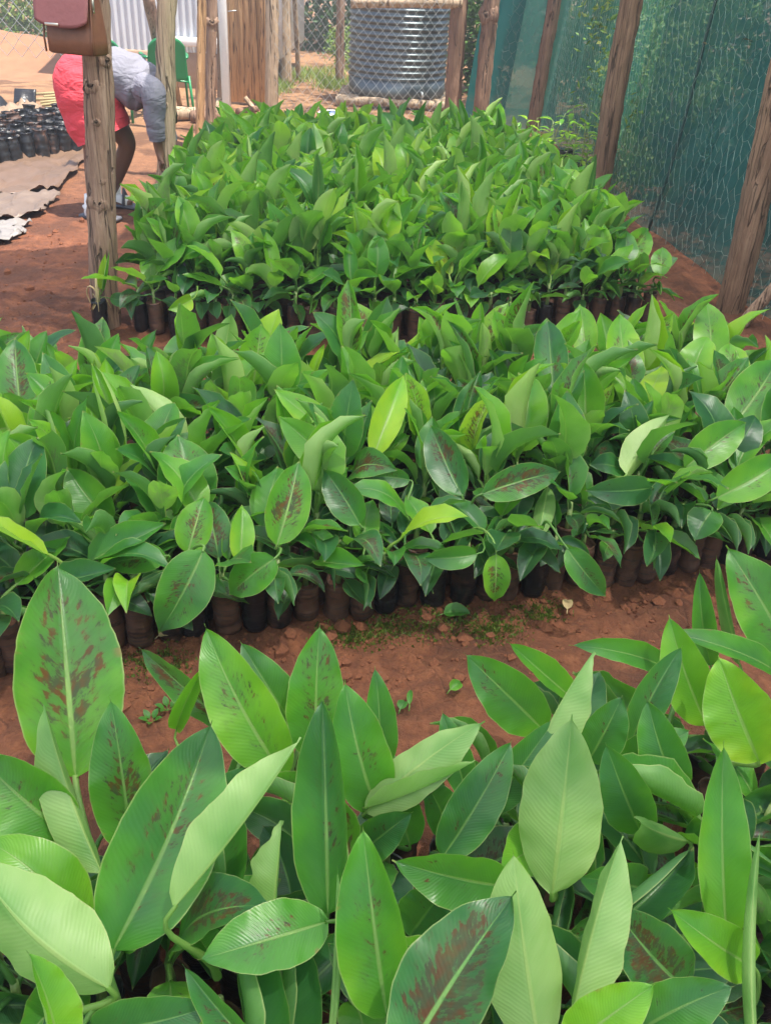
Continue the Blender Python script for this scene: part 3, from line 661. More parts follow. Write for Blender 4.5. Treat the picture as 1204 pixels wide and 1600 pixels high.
hero(N, (512, 1440), .36, (308, 1500), .37, 110, .45, .30, None, bulge=.09, fold=.12, roll=.35)
hero(N, (513, 1650), .24, (527, 1352), .47, 44, .60, 0, "banana plant with a thin rolled spear of a new leaf", fold=.6, cl=4.0, cr=4.2, bulge=.0)
hero(N, (172, 1545), .34, (-40, 1335), .43, 168, .66, 0, "banana plant with a big pale yellowish leaf underside in the lower left corner", True, -.5, fold=.25, cl=.5, cr=.35, bulge=-.10)
hero(N, (112, 1310), .28, (-40, 1175), .40, 128, .50, .5, None, bulge=.07, fold=.12)
hero(N, (95, 1660), .34, (42, 1484), .46, 92, .70, 0, None, roll=.35, fold=.4, cl=.8)
hero(N, (604, 1590), .30, (566, 1288), .49, 142, .56, .18, "banana plant with a smooth mid-green leaf whose right edge folds yellow", bulge=.04, fold=.14, cr=.8)
hero(N, (630, 1660), .36, (806, 1392), .48, 165, .20, .98, "banana plant with a dark leaf heavily streaked maroon at the lower edge", bulge=.05, fold=.12, roll=-.15)
hero(N, (862, 1398), .30, (893, 1116), .51, 150, .66, .05, "banana plant with a tall pale ribbed leaf underside right of centre", True, 0, bulge=-.04, fold=.1, cl=.3, cr=.5)
hero(N, (818, 1225), .29, (928, 1018), .46, 105, .66, 0, None, True, -.75, fold=.4, cl=.8, cr=.6, bulge=-.06)
hero(N, (845, 1650), .30, (800, 1326), .47, 142, .66, 0, "banana plant with a broad pale green leaf back at the lower edge", True, .2, bulge=-.03, fold=.15, cl=.4)
hero(N, (893, 1590), .34, (972, 1306), .48, 112, .66, 0, None, True, -.8, fold=.3, cl=.6, cr=.5, bulge=-.03)
hero(N, (1065, 1540), .30, (955, 1412), .40, 118, .18, .95, "banana plant with a dark maroon-spotted leaf tucked behind pale leaf backs", bulge=.07)
hero(N, (1135, 1470), .28, (1130, 1157), .50, 86, .58, .0, "banana plant with a narrow upright green leaf near the right edge", bulge=.05, fold=.16, cl=.3)
hero(N, (1183, 1680), .30, (1188, 1290), .49, 90, .66, 0, "banana plant with a half-rolled pale leaf in the lower right corner", True, .3, fold=.5, cl=1.5, cr=1.5)
hero(N, (1185, 1190), .27, (1120, 1022), .42, 118, .82, .1, "banana plant with a broad round bright yellow-green leaf", bulge=.10, fold=.05, und=.04, skew=.05)
hero(N, (1105, 1135), .25, (1044, 960), .42, 84, .72, .0, None, bulge=.06)
hero(N, (985, 1160), .26, (1066, 1008), .41, 68, .28, .25, None, bulge=.06, fold=.35)
hero(N, (1245, 1045), .27, (1133, 852), .45, 112, .50, .62, "banana plant with a blotched leaf reaching in at the right edge over the path", bulge=.08, fold=.12)
hero(N, (1155, 1040), .25, (1118, 868), .45, 64, .55, 0, None, True, .3, fold=.6, cl=1.2, cr=1.0)
hero(N, (1110, 1040), .24, (1092, 890), .42, 54, .40, .0, "banana plant with narrow folded upright leaves beside the path at right", fold=.5, cl=.5, cr=.4)
hero(N, (1225, 1060), .27, (1030, 985), .37, 52, .48, 0, None, bulge=.14, fold=.2, roll=.6)
hero(N, (848, 1140), .25, (724, 1020), .39, 92, .48, .35, "banana plant with a pointed mid-green leaf lying out over the soil path", bulge=.05, fold=.14)
hero(N, (892, 1090), .25, (793, 1003), .36, 58, .60, .0, None, fold=.35, roll=.5)
hero(N, (1050, 1050), .27, (888, 1008), .36, 50, .44, .0, None, bulge=.10, fold=.2, roll=.55)
hero(N, (918, 1190), .26, (972, 1086), .37, 78, .33, .2, None, bulge=.06)
hero(N, (962, 1195), .27, (1078, 1140), .33, 66, .45, 0, "banana plant with a level dark leaf between taller pale ones", bulge=.08)
hero(N, (570, 1270), .29, (757, 1126), .41, 90, .62, .35, "banana plant with a brownish-green leaf back leaning right", True, -.35, bulge=-.06, fold=.15)
hero(N, (572, 1262), .30, (742, 1188), .38, 60, .70, 0, None, True, 1.05, fold=.35, bulge=-.05)
hero(N, (690, 1340), .27, (800, 1155), .40, 84, .30, .35, None, bulge=.07)
hero(N, (795, 1385), .30, (612, 1344), .36, 100, .46, .15, "banana plant with a level mid-green leaf under the tall pale ones", bulge=.08, fold=.14, roll=-.3)
hero(N, (1075, 1315), .28, (998, 1285), .36, 95, .62, 0, None, True, .4, fold=.3, cl=1.0, cr=1.0)
hero(N, (1175, 1510), .30, (1042, 1418), .39, 88, .70, 0, None, bulge=.09)
hero(N, (885, 1640), .34, (1025, 1536), .43, 100, .78, 0, "banana plant with a glossy yellow-green leaf at the bottom edge", bulge=.09, fold=.3)
hero(N, (985, 1620), .33, (1148, 1540), .42, 100, .38, .1, None, bulge=.08)
hero(N, (140, 1610), .32, (335, 1570), .36, 100, .28, .2, None, bulge=.08, roll=.4)
hero(N, (420, 1660), .30, (285, 1506), .40, 70, .34, .3, "banana plant with a dark leaf curling at its pale edge in the lower left", fold=.5, roll=-.4)
hero(N, (590, 1210), .25, (585, 1040), .42, 60, .42, .0, None, bulge=.06)
hero(N, (730, 1245), .25, (690, 1110), .36, 55, .38, .15, None, bulge=.06)
hero(N, (1000, 1300), .25, (945, 1160), .39, 90, .34, 0, None, bulge=.06)
hero(N, (760, 1270), .25, (870, 1120), .38, 70, .30, 0, None, bulge=.06)
hero(N, (1060, 1240), .25, (1010, 1090), .38, 80, .40, 0, None, bulge=.06)
for b_, t_q, w_q, tn in (((640, 1320), (606, 1196), 84, .30), ((560, 1335), (645, 1268), 72, .24), ((330, 1300), (388, 1196), 84, .32), ((640, 1462), (705, 1378), 92, .28), ((700, 1300), (660, 1215), 70, .36), ((1010, 1390), (900, 1370), 80, .3)):
    hero(N, b_, .23, t_q, .32, w_q, tn, .3)
D = 'mid'
hero(D, (300, 812), .22, (278, 678), .37, 98, .50, .80, "middle-bed banana plant with a large upright leaf blotched dark red", bulge=.05, fold=.12)
hero(D, (293, 865), .22, (320, 776), .31, 64, .68, .72, None, bulge=.06)
hero(D, (318, 860), .27, (248, 990), .12, 88, .42, .62, "middle-bed banana plant with a blotched leaf drooping over the bags", bulge=.10, fold=.1)
hero(D, (260, 868), .24, (165, 882), .21, 52, .45, .60, None, bulge=.1)
hero(D, (430, 872), .25, (358, 930), .17, 66, .46, .5, "middle-bed banana plant with a pale wet drooping leaf by the path", bulge=.1, fold=.08)
hero(D, (432, 852), .22, (467, 720), .36, 80, .60, .85, "middle-bed banana plant with a heart-shaped leaf feathered brown", bulge=.05, fold=.15)
hero(D, (375, 880), .20, (378, 788), .29, 42, .78, .0, None, bulge=.05)
hero(D, (583, 714), .30, (630, 586), .44, 56, .92, .0, "middle-bed banana plant with a thin bright yellow-green upright leaf", bulge=.05, fold=.1)
hero(D, (752, 772), .28, (876, 737), .30, 56, .36, .98, "middle-bed banana plant with a level leaf striped maroon on bluish green", bulge=.06, fold=.08, roll=.15)
hero(D, (722, 775), .25, (672, 664), .36, 66, .24, .72, "middle-bed banana plant with a dark purplish leaf and pale midrib", bulge=.05)
hero(D, (535, 692), .29, (428, 608), .42, 56, .80, .0, None, roll=.5, bulge=.04)
hero(D, (538, 748), .27, (434, 650), .39, 60, .70, .0, "middle-bed banana plant with two long bright leaves slanting left", bulge=.05)
hero(D, (562, 820), .23, (505, 733), .33, 62, .32, .65, "middle-bed banana plant with a dull blotched leaf bent right", bulge=.08)
hero(D, (172, 818), .22, (104, 730), .33, 68, .60, .0, "middle-bed banana plant with a smooth mid-green oval leaf at left", bulge=.06)
hero(D, (290, 690), .28, (203, 600), .40, 66, .78, .0, "middle-bed banana plant with a pale glossy curled leaf back", True, -.5, fold=.3, cl=.6, cr=.5, bulge=-.06)
hero(D, (395, 602), .30, (408, 506), .46, 72, .74, .5, "middle-bed banana plant with a yellow-green leaf rusty in the centre", bulge=.04)
hero(D, (-15, 672), .29, (78, 662), .33, 58, .72, .0, None, bulge=.1)
hero(D, (32, 642), .28, (24, 528), .43, 66, .40, .75, "middle-bed banana plant at the left edge with a blotched upright leaf", bulge=.04)
hero(D, (60, 640), .28, (18, 545), .41, 54, .72, .3, None, True, .2, fold=.4, cl=.5, cr=.4)
hero(D, (262, 605), .30, (205, 560), .41, 62, .74, .5, "middle-bed banana plant with two broad curling leaves rusty at the edge", True, .4, fold=.3, cl=.8, cr=.8, bulge=-.06)
hero(D, (285, 610), .29, (280, 545), .41, 66, .76, .45, None, True, -.2, fold=.2, cl=.6, cr=.8)
hero(D, (1110, 588), .29, (1102, 468), .45, 56, .68, .35, "middle-bed banana plant with a tall light leaf below the right net post", bulge=.05)
hero(D, (988, 612), .29, (968, 490), .44, 60, .74, .45, "middle-bed banana plant with an upright leaf rusty along one half", bulge=.05)
hero(D, (1030, 600), .28, (1020, 500), .42, 58, .58, .2, None, bulge=.05)
hero(D, (1142, 668), .28, (1215, 558), .40, 82, .52, .4, "middle-bed banana plant with a wide faintly blotched leaf at the right edge", bulge=.05)
hero(D, (1068, 732), .25, (1165, 660), .34, 62, .60, .2, None, bulge=.07)
hero(D, (1018, 762), .25, (912, 766), .27, 50, .14, .1, "middle-bed banana plant with a level blackish-green leaf", bulge=.08)
hero(D, (978, 742), .26, (1046, 647), .37, 60, .80, .0, None, True, .5, fold=.4)
hero(D, (1118, 778), .24, (1230, 712), .32, 66, .58, .1, "middle-bed banana plant with broad mid-green leaves at the right edge", bulge=.07)
hero(D, (885, 856), .24, (946, 932), .14, 50, .40, .4, "middle-bed banana plant with a leaf hanging over the bare soil", bulge=.1)
hero(D, (775, 866), .24, (772, 940), .13, 48, .66, .55, "middle-bed banana plant with a small light spotted hanging leaf", bulge=.1)
hero(D, (745, 866), .24, (662, 872), .22, 44, .32, .0, None, bulge=.1)
hero(D, (1112, 798), .23, (1084, 845), .18, 56, .34, .0, "middle-bed banana plant with a round dull leaf facing the path", bulge=.08)
hero(D, (915, 560), .30, (905, 475), .43, 46, .76, .5, None, bulge=.05)
hero(D, (865, 620), .29, (855, 500), .43, 60, .30, .5, "middle-bed banana plant with a tall dark blotched leaf at the back", bulge=.05)
hero(D, (782, 650), .29, (712, 590), .36, 44, .30, .85, None, bulge=.05)
hero(D, (945, 600), .29, (875, 552), .38, 46, .32, .75, None, bulge=.06)
hero(D, (855, 760), .25, (838, 850), .18, 40, .55, .5, None, True, .3, bulge=-.05, cl=.5)
hero(D, (640, 750), .26, (560, 745), .27, 36, .35, .4, None, bulge=.08)
hero(D, (350, 560), .29, (362, 490), .42, 40, .60, 0, None, True)
B_ = 'back'
hero(B_, (492, 290), .30, (489, 190), .58, 34, .66, 0, "far-bed banana plant with the tallest narrow pale upright leaf", True, bulge=-.02, fold=.3, cl=.4, cr=.4)
hero(B_, (845, 346), .28, (860, 268), .47, 42, .66, 0, "far-bed banana plant with a lone pale leaf standing up at right", True, .1, bulge=-.03)
hero(B_, (426, 216), .32, (411, 158), .55, 34, .68, 0, "far-bed banana plant with the leaf that rises highest at the back", bulge=.03)
hero(B_, (968, 420), .26, (1012, 356), .38, 48, .66, .6, "far-bed banana plant with a yellowish mottled leaf at the right corner", bulge=.04)
hero(B_, (1032, 432), .25, (1034, 386), .34, 34, .62, .3, None, bulge=.04)
hero(B_, (408, 376), .28, (398, 292), .42, 52, .36, .55, "far-bed banana plant with a dark-veined leaf facing the path", bulge=.04)
hero(B_, (355, 335), .29, (310, 272), .42, 34, .66, .1, None, bulge=.04)
hero(B_, (300, 468), .22, (262, 484), .21, 30, .92, 0, "far-bed banana plant with a small lime-yellow leaf near the log post", bulge=.08)
hero(B_, (425, 396), .27, (500, 362), .31, 36, .28, .6, None, bulge=.05)
hero(B_, (655, 410), .26, (640, 360), .35, 40, .30, .65, "far-bed banana plant with a dark spotted leaf in the front rows", bulge=.04)
hero(B_, (762, 420), .26, (770, 355), .36, 40, .45, .5, None, bulge=.04)
hero(B_, (575, 262), .30, (605, 205), .46, 26, .60, 0, None, bulge=.04)

def hero_mesh(h, origin, arch_top, r):
    m = MB(); k = dict(h['k']); k.pop('tone2', None); near = h['blk'] == 'near'
    k.setdefault('bulge', .05); k.setdefault('fold', .15); k['nu'] = 16 if near else 10; k['nv'] = 30 if near else 16; k.setdefault('und', .028 if near else .022); k['ph'] = r.uniform(0, 6)
    if k.get('und') is True: k['und'] = .016
    P0 = h['P0']-origin; P1 = h['P1']-origin
    t = leaf_geo(m, P0, P1, h['n'], h['W'], **k)
    A = Vector((0, 0, min(arch_top, max(BAGH+.02, P0.z-.05))))
    petiole(m, A, P0, t, .0065 if near else .0045, max(.0016, h['W']*.028), 7, 8)
    return m.mesh('leaf', M['leaf'])
def grow(blk, spots):
    """spots: (x, y, archetype, keep, scale, dusty, soil, dark, bright, label, group). Heroes go to the nearest spot."""
    mine = {}; taken.clear()
    for h in [q for q in heroes if q['blk'] == blk]:
        m = MB(); k = dict(h['k']); k.pop('tone2', None); k.setdefault('bulge', .05); k.setdefault('fold', .15); leaf_geo(m, h['P0'], h['P1'], h['n'], h['W'], **k); taken.append(((h['P0']+h['P1'])/2, leaf_tree(m.v, m.f), True))
    for h in [q for q in heroes if q['blk'] == blk]:
        d = sorted(range(len(spots)), key=lambda i: (spots[i][0]-h['P0'].x)**2+(spots[i][1]-h['P0'].y-.02)**2+(.004 if len(mine.get(i, ())) > 1 else 0))
        pick = d[0]
        if h['label']:                               # a labelled leaf gets a plant of its own
            for i in d:
                if not any(q['label'] for q in mine.get(i, ())): pick = i; break
        mine.setdefault(pick, []).append(h)
    for i, (x, y, ar, keep, sc, dusty, soil, dark, bright, label, group) in enumerate(spots):
        r = random.Random(i*7+len(blk)*1000)
        hs = mine.get(i, [])
        lab = next((h['label'] for h in hs if h['label']), None) or label
        if hs and lab == label: lab = label
        k2 = keep if not hs else (2 if blk == 'near' else 3)
        root = plant(ar, x, y, 0 if hs else r.uniform(0, 6.28), 1 if hs else sc, lab, group, r, dusty, k2, dark, soil, bright, tilt=0 if hs else .06)
        if hs:
            o0 = Vector(root.location)
            for ch in root.children:
                if ch.name.startswith('grow_bag'): ch.scale = (1, 1, 1)
            for h in hs:
                o = bpy.data.objects.new('leaf', hero_mesh(h, o0, ar.top+.05, r)); C.objects.link(o); o.parent = root
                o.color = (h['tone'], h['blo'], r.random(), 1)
# --- front bed, at the photographer's feet
r = random.Random(21); spots = []
NA = Vector((-.62, .83, 0)); NE = Vector((.95, .30, 0)).normalized(); NB = Vector((-NE.y, NE.x, 0))
for j in range(7):
    for i in range(15):
        p = NA+NE*(i*.100+(j % 2)*.05+r.uniform(-.015, .015))-NB*(j*.095+r.uniform(-.015, .015))
        q = p-Vector((0, 0, H)); sx = 602+FPX*p.x/max(.2, p.y*math.cos(PITCH)+(H-.3)*math.sin(PITCH))
        if -130 < sx < 1340 and p.y > .30: spots.append((p.x, p.y, r.choice(ARN), r.choice((4, 5, 5)) if j > 1 else 3, r.uniform(.85, 1.02) if j > 1 else r.uniform(.62, .75), .6, False, .06, 0, "banana plant crowded low among the larger leaves of the front bed", "banana plants of the front bed"))
print('near', len(spots)); ZMAX[0] = .385; grow('near', spots); ZMAX[0] = 9.0
# --- middle bed
MA = gp(10, 1062); ME = (gp(1100, 888)-MA).normalized(); MN = Vector((-ME.y, ME.x, 0))
r = random.Random(22); spots = []
row = 0; t_ = .035
rows = [(.035, .066, 'front'), (.103, .068, 'second')]+[(.195+.118*k, .116, 'inner') for k in range(9)]
for t_, sp, kind in rows:
    s_ = -.30 if kind != 'inner' else -.42; n_ = 0
    while s_ < 2.35:
        p = MA+ME*(s_+r.uniform(-.010, .010)*(1 if kind != 'inner' else 2))+MN*(t_+r.uniform(-.010, .010)*(1 if kind != 'inner' else 2)+.02*math.sin(s_*3)); s_ += sp
        if t_ > 1.18-.16*max(0, s_): continue
        q = _mr.transposed() @ (p+Vector((0, 0, .25))-Vector((0, 0, H))); sx = 602-FPX*q.x/q.z
        if not -60 < sx < 1265: continue
        if kind == 'front': spots.append((p.x, p.y, r.choice(ARS), r.choice((4, 5, 6)), r.uniform(.85, 1.1), .75, True, .04, 0, "small banana seedling in the bag row along the soil path", "banana seedlings along the soil path"))
        elif kind == 'second': spots.append((p.x, p.y, r.choice(ARS+ARM[:4]), r.choice((4, 5, 6)), r.uniform(.9, 1.15), .62, True, .0, 0, "small banana seedling just behind the bag row of the soil path", "banana seedlings along the soil path"))
        else: spots.append((p.x, p.y, r.choice(ARM), None, r.uniform(.9, 1.15), .6, False, 0, 0, "banana seedling in the dense middle bed", "banana seedlings inside the middle bed"))
print('middle', len(spots)); grow('mid', spots)
# --- far bed: its front row and the plants with a leaf of their own as things, the rest as one mass
BL, BR, BBL, BBR = Vector((-1.08, 3.60, 0)), Vector((1.15, 4.02, 0)), Vector((-1.18, 6.5, 0)), Vector((.78, 6.8, 0))
r = random.Random(23); spots = []; mass = []
def bp(u, v): return (BL*(1-u)+BR*u)*(1-v)+(BBL*(1-u)+BBR*u)*v
for i in range(28):
    p = bp(i/27, 0)+Vector((r.uniform(-.01, .01), r.uniform(-.015, .015)-.16*math.sin(i/27*math.pi), 0))
    spots.append((p.x, p.y, r.choice(ARS+ARM[:3]), r.choice((5, 6, 7)), r.uniform(.9, 1.15), .8, True, .04, 0, "banana seedling in the front bag row of the far bed", "banana seedlings at the front of the far bed"))
hb = [h for h in heroes if h['blk'] == 'back']
for j in range(1, 30):
    v = j/29
    for i in range(22):
        p = bp((i+(j % 2)*.5+r.uniform(-.25, .25))/22, v+r.uniform(-.012, .012)); 
        p.y -= .16*(1-v)*math.sin((i+.5)/22*math.pi); mass.append((p.x, p.y, j))
for h in hb:
    k = min(range(len(mass)), key=lambda i: (mass[i][0]-h['P0'].x)**2+(mass[i][1]-h['P0'].y)**2); x, y, j = mass.pop(k)
    spots.append((x, y, r.choice(ARM), 3, 1.0, .6, False, 0, .08, "banana seedling inside the far bed", "banana seedlings at the front of the far bed"))
print('back', len(spots), 'mass', len(mass)); grow('back', spots)
mm = MB(); looks = []
for x, y, j in mass:
    ar = r.choice(ARM); sc = r.uniform(.95, 1.28); rz = r.uniform(0, 6.28)
    Mx = Matrix.Translation((x, y, 0)) @ Matrix.Rotation(r.uniform(-.08, .08), 4, 'X') @ Matrix.Rotation(rz, 4, 'Z') @ Matrix.Scale(sc, 4)
    for (me, f, sp, lm) in ar.leaves:
        if f < .2 and j > 3: continue
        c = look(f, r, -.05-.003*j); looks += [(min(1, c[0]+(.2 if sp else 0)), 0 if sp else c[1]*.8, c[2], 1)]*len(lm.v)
        mm.add([Mx @ Vector(q) for q in lm.v], lm.f, lm.uv)
    n0 = len(mm.v); mm.tube([(x, y, 0), (x, y, BAGH)], .03, 7); looks += [(.1, 0, 0, 1)]*(len(mm.v)-n0)
    for q in range(7): mm.mi[-1-q] = 1
    mm.mi[-8] = 1; mm.mi[-9] = 1
o = mm.build('banana_seedlings', [M['leaf_mass'], M['bag_dusty']])
at_ = o.data.color_attributes.new('leaf_look', 'FLOAT_COLOR', 'POINT'); flat = []
for q in looks: flat += q
at_.data.foreach_set('color', flat)
tag(o, "closely packed banana seedlings filling the far bed", 'seedlings', kind='stuff')
#@@OBJECTS
# ------------------------------------------------------------------ handbag on the first post
def sheet(m, fn, nu, nv, th, nrm):
    """a sheet with thickness: two grids and a rim"""
    b = len(m.v); m.grid(fn, nu, nv); top = m.v[b:]; n = len(top); w_ = nu+1
    m.v += [(p[0]-nrm[0]*th, p[1]-nrm[1]*th, p[2]-nrm[2]*th) for p in top]; m.uv += m.uv[b:b+n]
    fs = []
    for j in range(nv):
        for i in range(nu):
            a = b+n+j*w_+i; fs.append((a, a+w_, a+w_+1, a+1))
    rim = [i for i in range(w_)]+[j*w_+nu for j in range(1, nv+1)]+[nv*w_+i for i in range(nu-1, -1, -1)]+[j*w_ for j in range(nv-1, 0, -1)]
    for q in range(len(rim)):
        a, c = rim[q], rim[(q+1) % len(rim)]; fs.append((b+a, b+n+a, b+n+c, b+c))
    m.f += fs; m.mi += [m.m]*len(fs)
LEA = simple('brown_leather', (.19, .078, .042), .42, .25, 45, .25); LEF = simple('mauve_leather', (.26, .088, .085), .45, .12, 60, .3); BRASS = simple('pale_metal', (.75, .70, .60), .3, .1, 10, 0, .9)
hb0 = at(124, 84, 3.50)
bagr = thing('handbag', "brown leather handbag with a mauve flap hanging on the knotty log post", 'handbag', hb0, rz=R(-20))
mb = MB(); ring = []
for (z, wx, dy) in ((0, .188, .085), (.006, .200, .100), (.05, .202, .100), (.11, .200, .082), (.17, .196, .058), (.215, .190, .036)):
    for k in range(28):
        a = 2*math.pi*k/28; ca, sa = math.cos(a), math.sin(a); e = .32
        x = math.copysign(abs(ca)**e, ca)*wx/2; y = math.copysign(abs(sa)**e, sa)*dy/2
        if abs(ca) > .9: x *= 1-.16*(z/.215)*(1-abs(sa)*2)          # gusset folds inwards
        ring.append((x, y, z))
fs = [(j*28+k, j*28+(k+1) % 28, (j+1)*28+(k+1) % 28, (j+1)*28+k) for j in range(5) for k in range(28)]+[tuple(range(28))[::-1], tuple(range(140, 168))]
mb.add(ring, fs); mb.build('body', LEA, bagr)
for sx in (-1, 1):                                    # piping along the corners
    mb = MB(); mb.tube([(sx*.098, -.050, .004), (sx*.100, -.050, .05), (sx*.098, -.042, .11), (sx*.095, -.028, .18), (sx*.092, -.019, .212)], .0035, 6); mb.build('piping', LEA, bagr)
mb = MB()
def flap(u, v):
    x = (u-.5); hw = .222*(1-.10*max(0, v-.75)**1.2*4*abs(x)); s = v*.20
    if s < .05: y, z = .022-s, .222+.006*math.sin(s/.05*math.pi)
    else: q = s-.05; y, z = -.028-.016*math.sin(min(1, q/.06)*1.57)-q*.16, .222-q*.93
    z += .035*(abs(x)*2)**3*max(0, v-.4)                         # rounded lower corners
    return Vector((x*hw-.006, y-.004, z))
sheet(mb, flap, 16, 16, .005, (0, -1, .1)); fo = mb.build('flap', LEF, bagr)
mb = MB(); mb.tube([(-.045+.09*i/10, -.040-.014*math.sin(i/10*3.14), .185-.020*math.sin(i/10*3.14)) for i in range(11)], .004, 6); mb.build('trim_loop', LEF, fo)
mb = MB(); mb.box((-.040, -.076, .092), (.055, .004, .009)); mb.build('metal_plate', BRASS, fo)
mb = MB(); mb.tube(spline([(.085, -.012, .205), (.098, -.02, .17), (.100, -.026, .13)], 8), .0035, 6); mb.box((.100, -.028, .155), (.010, .006, .03)); mb.build('zip_pull', BRASS, bagr)
mb = MB(); mb.tube(spline([(-.075, .0, .21), (-.065, .01, .30), (0, .02, .37), (.06, .02, .31), (.085, .0, .215)], 22), .008, 8, flat=.6); mb.build('strap', LEA, bagr)
mb = MB(); mb.tube([(.0, .10, .345), (.0, .01, .36)], .004, 6); nl = mb.build('nail', M['wire'], None, loc=hb0); nl.rotation_euler.z = R(-20); tag(nl, "nail in the log post that carries the handbag strap", 'nail')

# ------------------------------------------------------------------ the woman bending over
SKIN = simple('brown_skin', (.17, .088, .056), .48, .12, 14, .05)
def cloth_material(name, c):
    t = NT(name); ob = t.coord('Object'); f = t.noise(t.scaled(ob, (7, 5, 15)), 1.0, 3.0, .5, 1.2); w2 = t.noise(t.scaled(ob, (22, 9, 30)), 1.0, 2.0, .5, .8)
    return t.done(t.pbr(t.mix(f, tuple(q*.86 for q in c), tuple(min(1, q*1.1) for q in c)), .85, Normal=t.bump(t.math('ADD', f, t.math('MULTIPLY', w2, .3)), .55, .04)))
RED = cloth_material('red_skirt_cloth', (.74, .062, .085)); GREYC = cloth_material('grey_top_cloth', (.20, .195, .235)); HAIR = simple('black_hair', (.012, .010, .009), .6, .3, 80, .6); SOCK = simple('white_sock', (.78, .77, .75), .8, .05, 40, .1); SHOE = simple('grey_sandal', (.10, .10, .12), .6, .2, 20, .1)
YW = gp(145, 340).y+.06
def wp(x, y, dy=0.0): return at(x, y, YW+dy)
wroot = gp(170, 325)
person = thing('person', "bending woman in a red skirt and grey long-sleeved top with white socks, reaching down", 'person', wroot)
J = []; E_ = []
def jn(p, r, par=None):
    J.append((Vector(p)-wroot, r))
    if par is not None: E_.append((par, len(J)-1))
    return len(J)-1
pel = jn(wp(142, 130), .105); sp1 = jn(wp(172, 116), .075, pel); che = jn(wp(212, 133), .080, sp1); nk0 = jn(wp(238, 152), .075, che); nk = jn(wp(246, 158), .05, nk0)
hd = jn(wp(248, 167, .08), .075, nk); hd2 = jn(wp(250, 180, .10), .080, hd); chn = jn(wp(244, 192, .10), .05, hd2)
def leg(hip, knee, ank, heel, toe):
    a = jn(hip, .092, pel); b = jn(hip.lerp(knee, .5), .082, a); c = jn(knee, .056, b); d = jn(knee.lerp(ank, .35), .054, c); e = jn(ank, .034, d); f = jn(heel, .034, e); jn(toe, .026, f)
f1 = gp(146, 341); f2 = gp(180, 322, 0)
leg(wp(134, 150, -.09), wp(146, 232, -.07), f1+Vector((0, .03, .09)), f1+Vector((0, .02, .035)), f1+Vector((.13, -.03, .026)))
leg(wp(150, 152, .10), wp(201, 224, .12), f2+Vector((-.01, 0, .09)), f2+Vector((-.02, 0, .035)), f2+Vector((.12, -.03, .026)))
def arm(sh, el, wr, hand):
    a = jn(sh, .045, che); b = jn(el, .040, a); c = jn(wr, .027, b); d = (hand-wr).normalized(); s_ = Vector((d.z, 0, -d.x)).normalized(); y_ = Vector((0, 1, 0))
    p = jn(hand, .026, c)
    for i, (o, L) in enumerate(((-.028, .062), (-.010, .075), (.010, .07), (.027, .055))):
        k0 = hand+d*.028+y_*o; q = jn(k0, .010, p); q = jn(k0+d*L*.5+s_*.004, .0085, q); jn(k0+d*L*.85-s_*.018, .007, q)
    q = jn(hand-y_*.030+d*.004-s_*.01, .011, p); jn(hand-y_*.042+d*.034-s_*.022, .008, q)
arm(wp(236, 142, -.17), wp(241, 190, -.17), wp(247, 226, -.15), wp(251, 246, -.14))
arm(wp(238, 146, .17), wp(258, 192, .17), wp(268, 240, .12), wp(273, 262, .10))
me = bpy.data.meshes.new('body'); me.from_pydata([tuple(p) for p, _ in J], E_, []); ob = bpy.data.objects.new('body', me); C.objects.link(ob)
md = ob.modifiers.new('skin', 'SKIN'); md.use_smooth_shade = True
for i, (p, rr) in enumerate(J): me.skin_vertices[0].data[i].radius = (rr, rr)
me.skin_vertices[0].data[0].use_root = True
ob.modifiers.new('sub', 'SUBSURF').levels = 2
dg_ = bpy.context.evaluated_depsgraph_get(); nm = bpy.data.meshes.new_from_object(ob.evaluated_get(dg_)); ob.modifiers.clear(); ob.data = nm; nm.materials.clear(); nm.materials.append(SKIN)
nm.polygons.foreach_set('use_smooth', [True]*len(nm.polygons)); ob.parent = person
def cloth(name, mat, parts, par=person, amp=.012, fr=9, seg=26, flat=1.0, n=26, caps=False):
    m = MB()
    for path, rads in parts:
        pts = spline([Vector(p)-wroot for p in path], n)
        m.tube(pts, lerpl(rads, n), seg, caps, flat, up=(0, 1, 0), jit=lambda i, k: 1+amp*fr*.35*noise.noise(Vector((math.cos(k/seg*6.283)*2, math.sin(k/seg*6.283)*2, i*.30)))*.5+amp*math.sin(i*1.15+2.2*math.sin(k/seg*6.283)))
    return m.build(name, mat, par)
cloth('skirt', RED, [([wp(184, 116), wp(166, 115), wp(148, 118), wp(137, 133), wp(143, 160), wp(151, 186), wp(163, 211)], [.125, .140, .165, .185, .180, .175, .165])], amp=.022)
cloth('skirt_vent', RED, [([wp(104, 152, -.06), wp(112, 172, -.12), wp(120, 204, -.14)], [.03, .035, .045])], flat=.4)
cloth('top', GREYC, [([wp(152, 108), wp(170, 111), wp(192, 118), wp(214, 131), wp(232, 143), wp(243, 153)], [.120, .125, .132, .140, .128, .062]),
                     ([wp(226, 138, -.11), wp(239, 145, -.175), wp(242, 190, -.17), wp(246, 218, -.155)], [.078, .068, .054, .044]),
                     ([wp(228, 142, .11), wp(239, 148, .175), wp(257, 190, .17), wp(266, 222, .14)], [.078, .066, .052, .044])], amp=.034)
mb = MB(); c0 = wp(253, 174, .105)-wroot; mb.lathe([(.02, .088), (.055, .075), (.080, .04), (.088, -.02), (.08, -.06), (.05, -.08), (.01, -.085)], 20, c0, lambda i, k, a, z: 1+.05*math.sin(k*3+i)); mb.build('hair', HAIR, person)
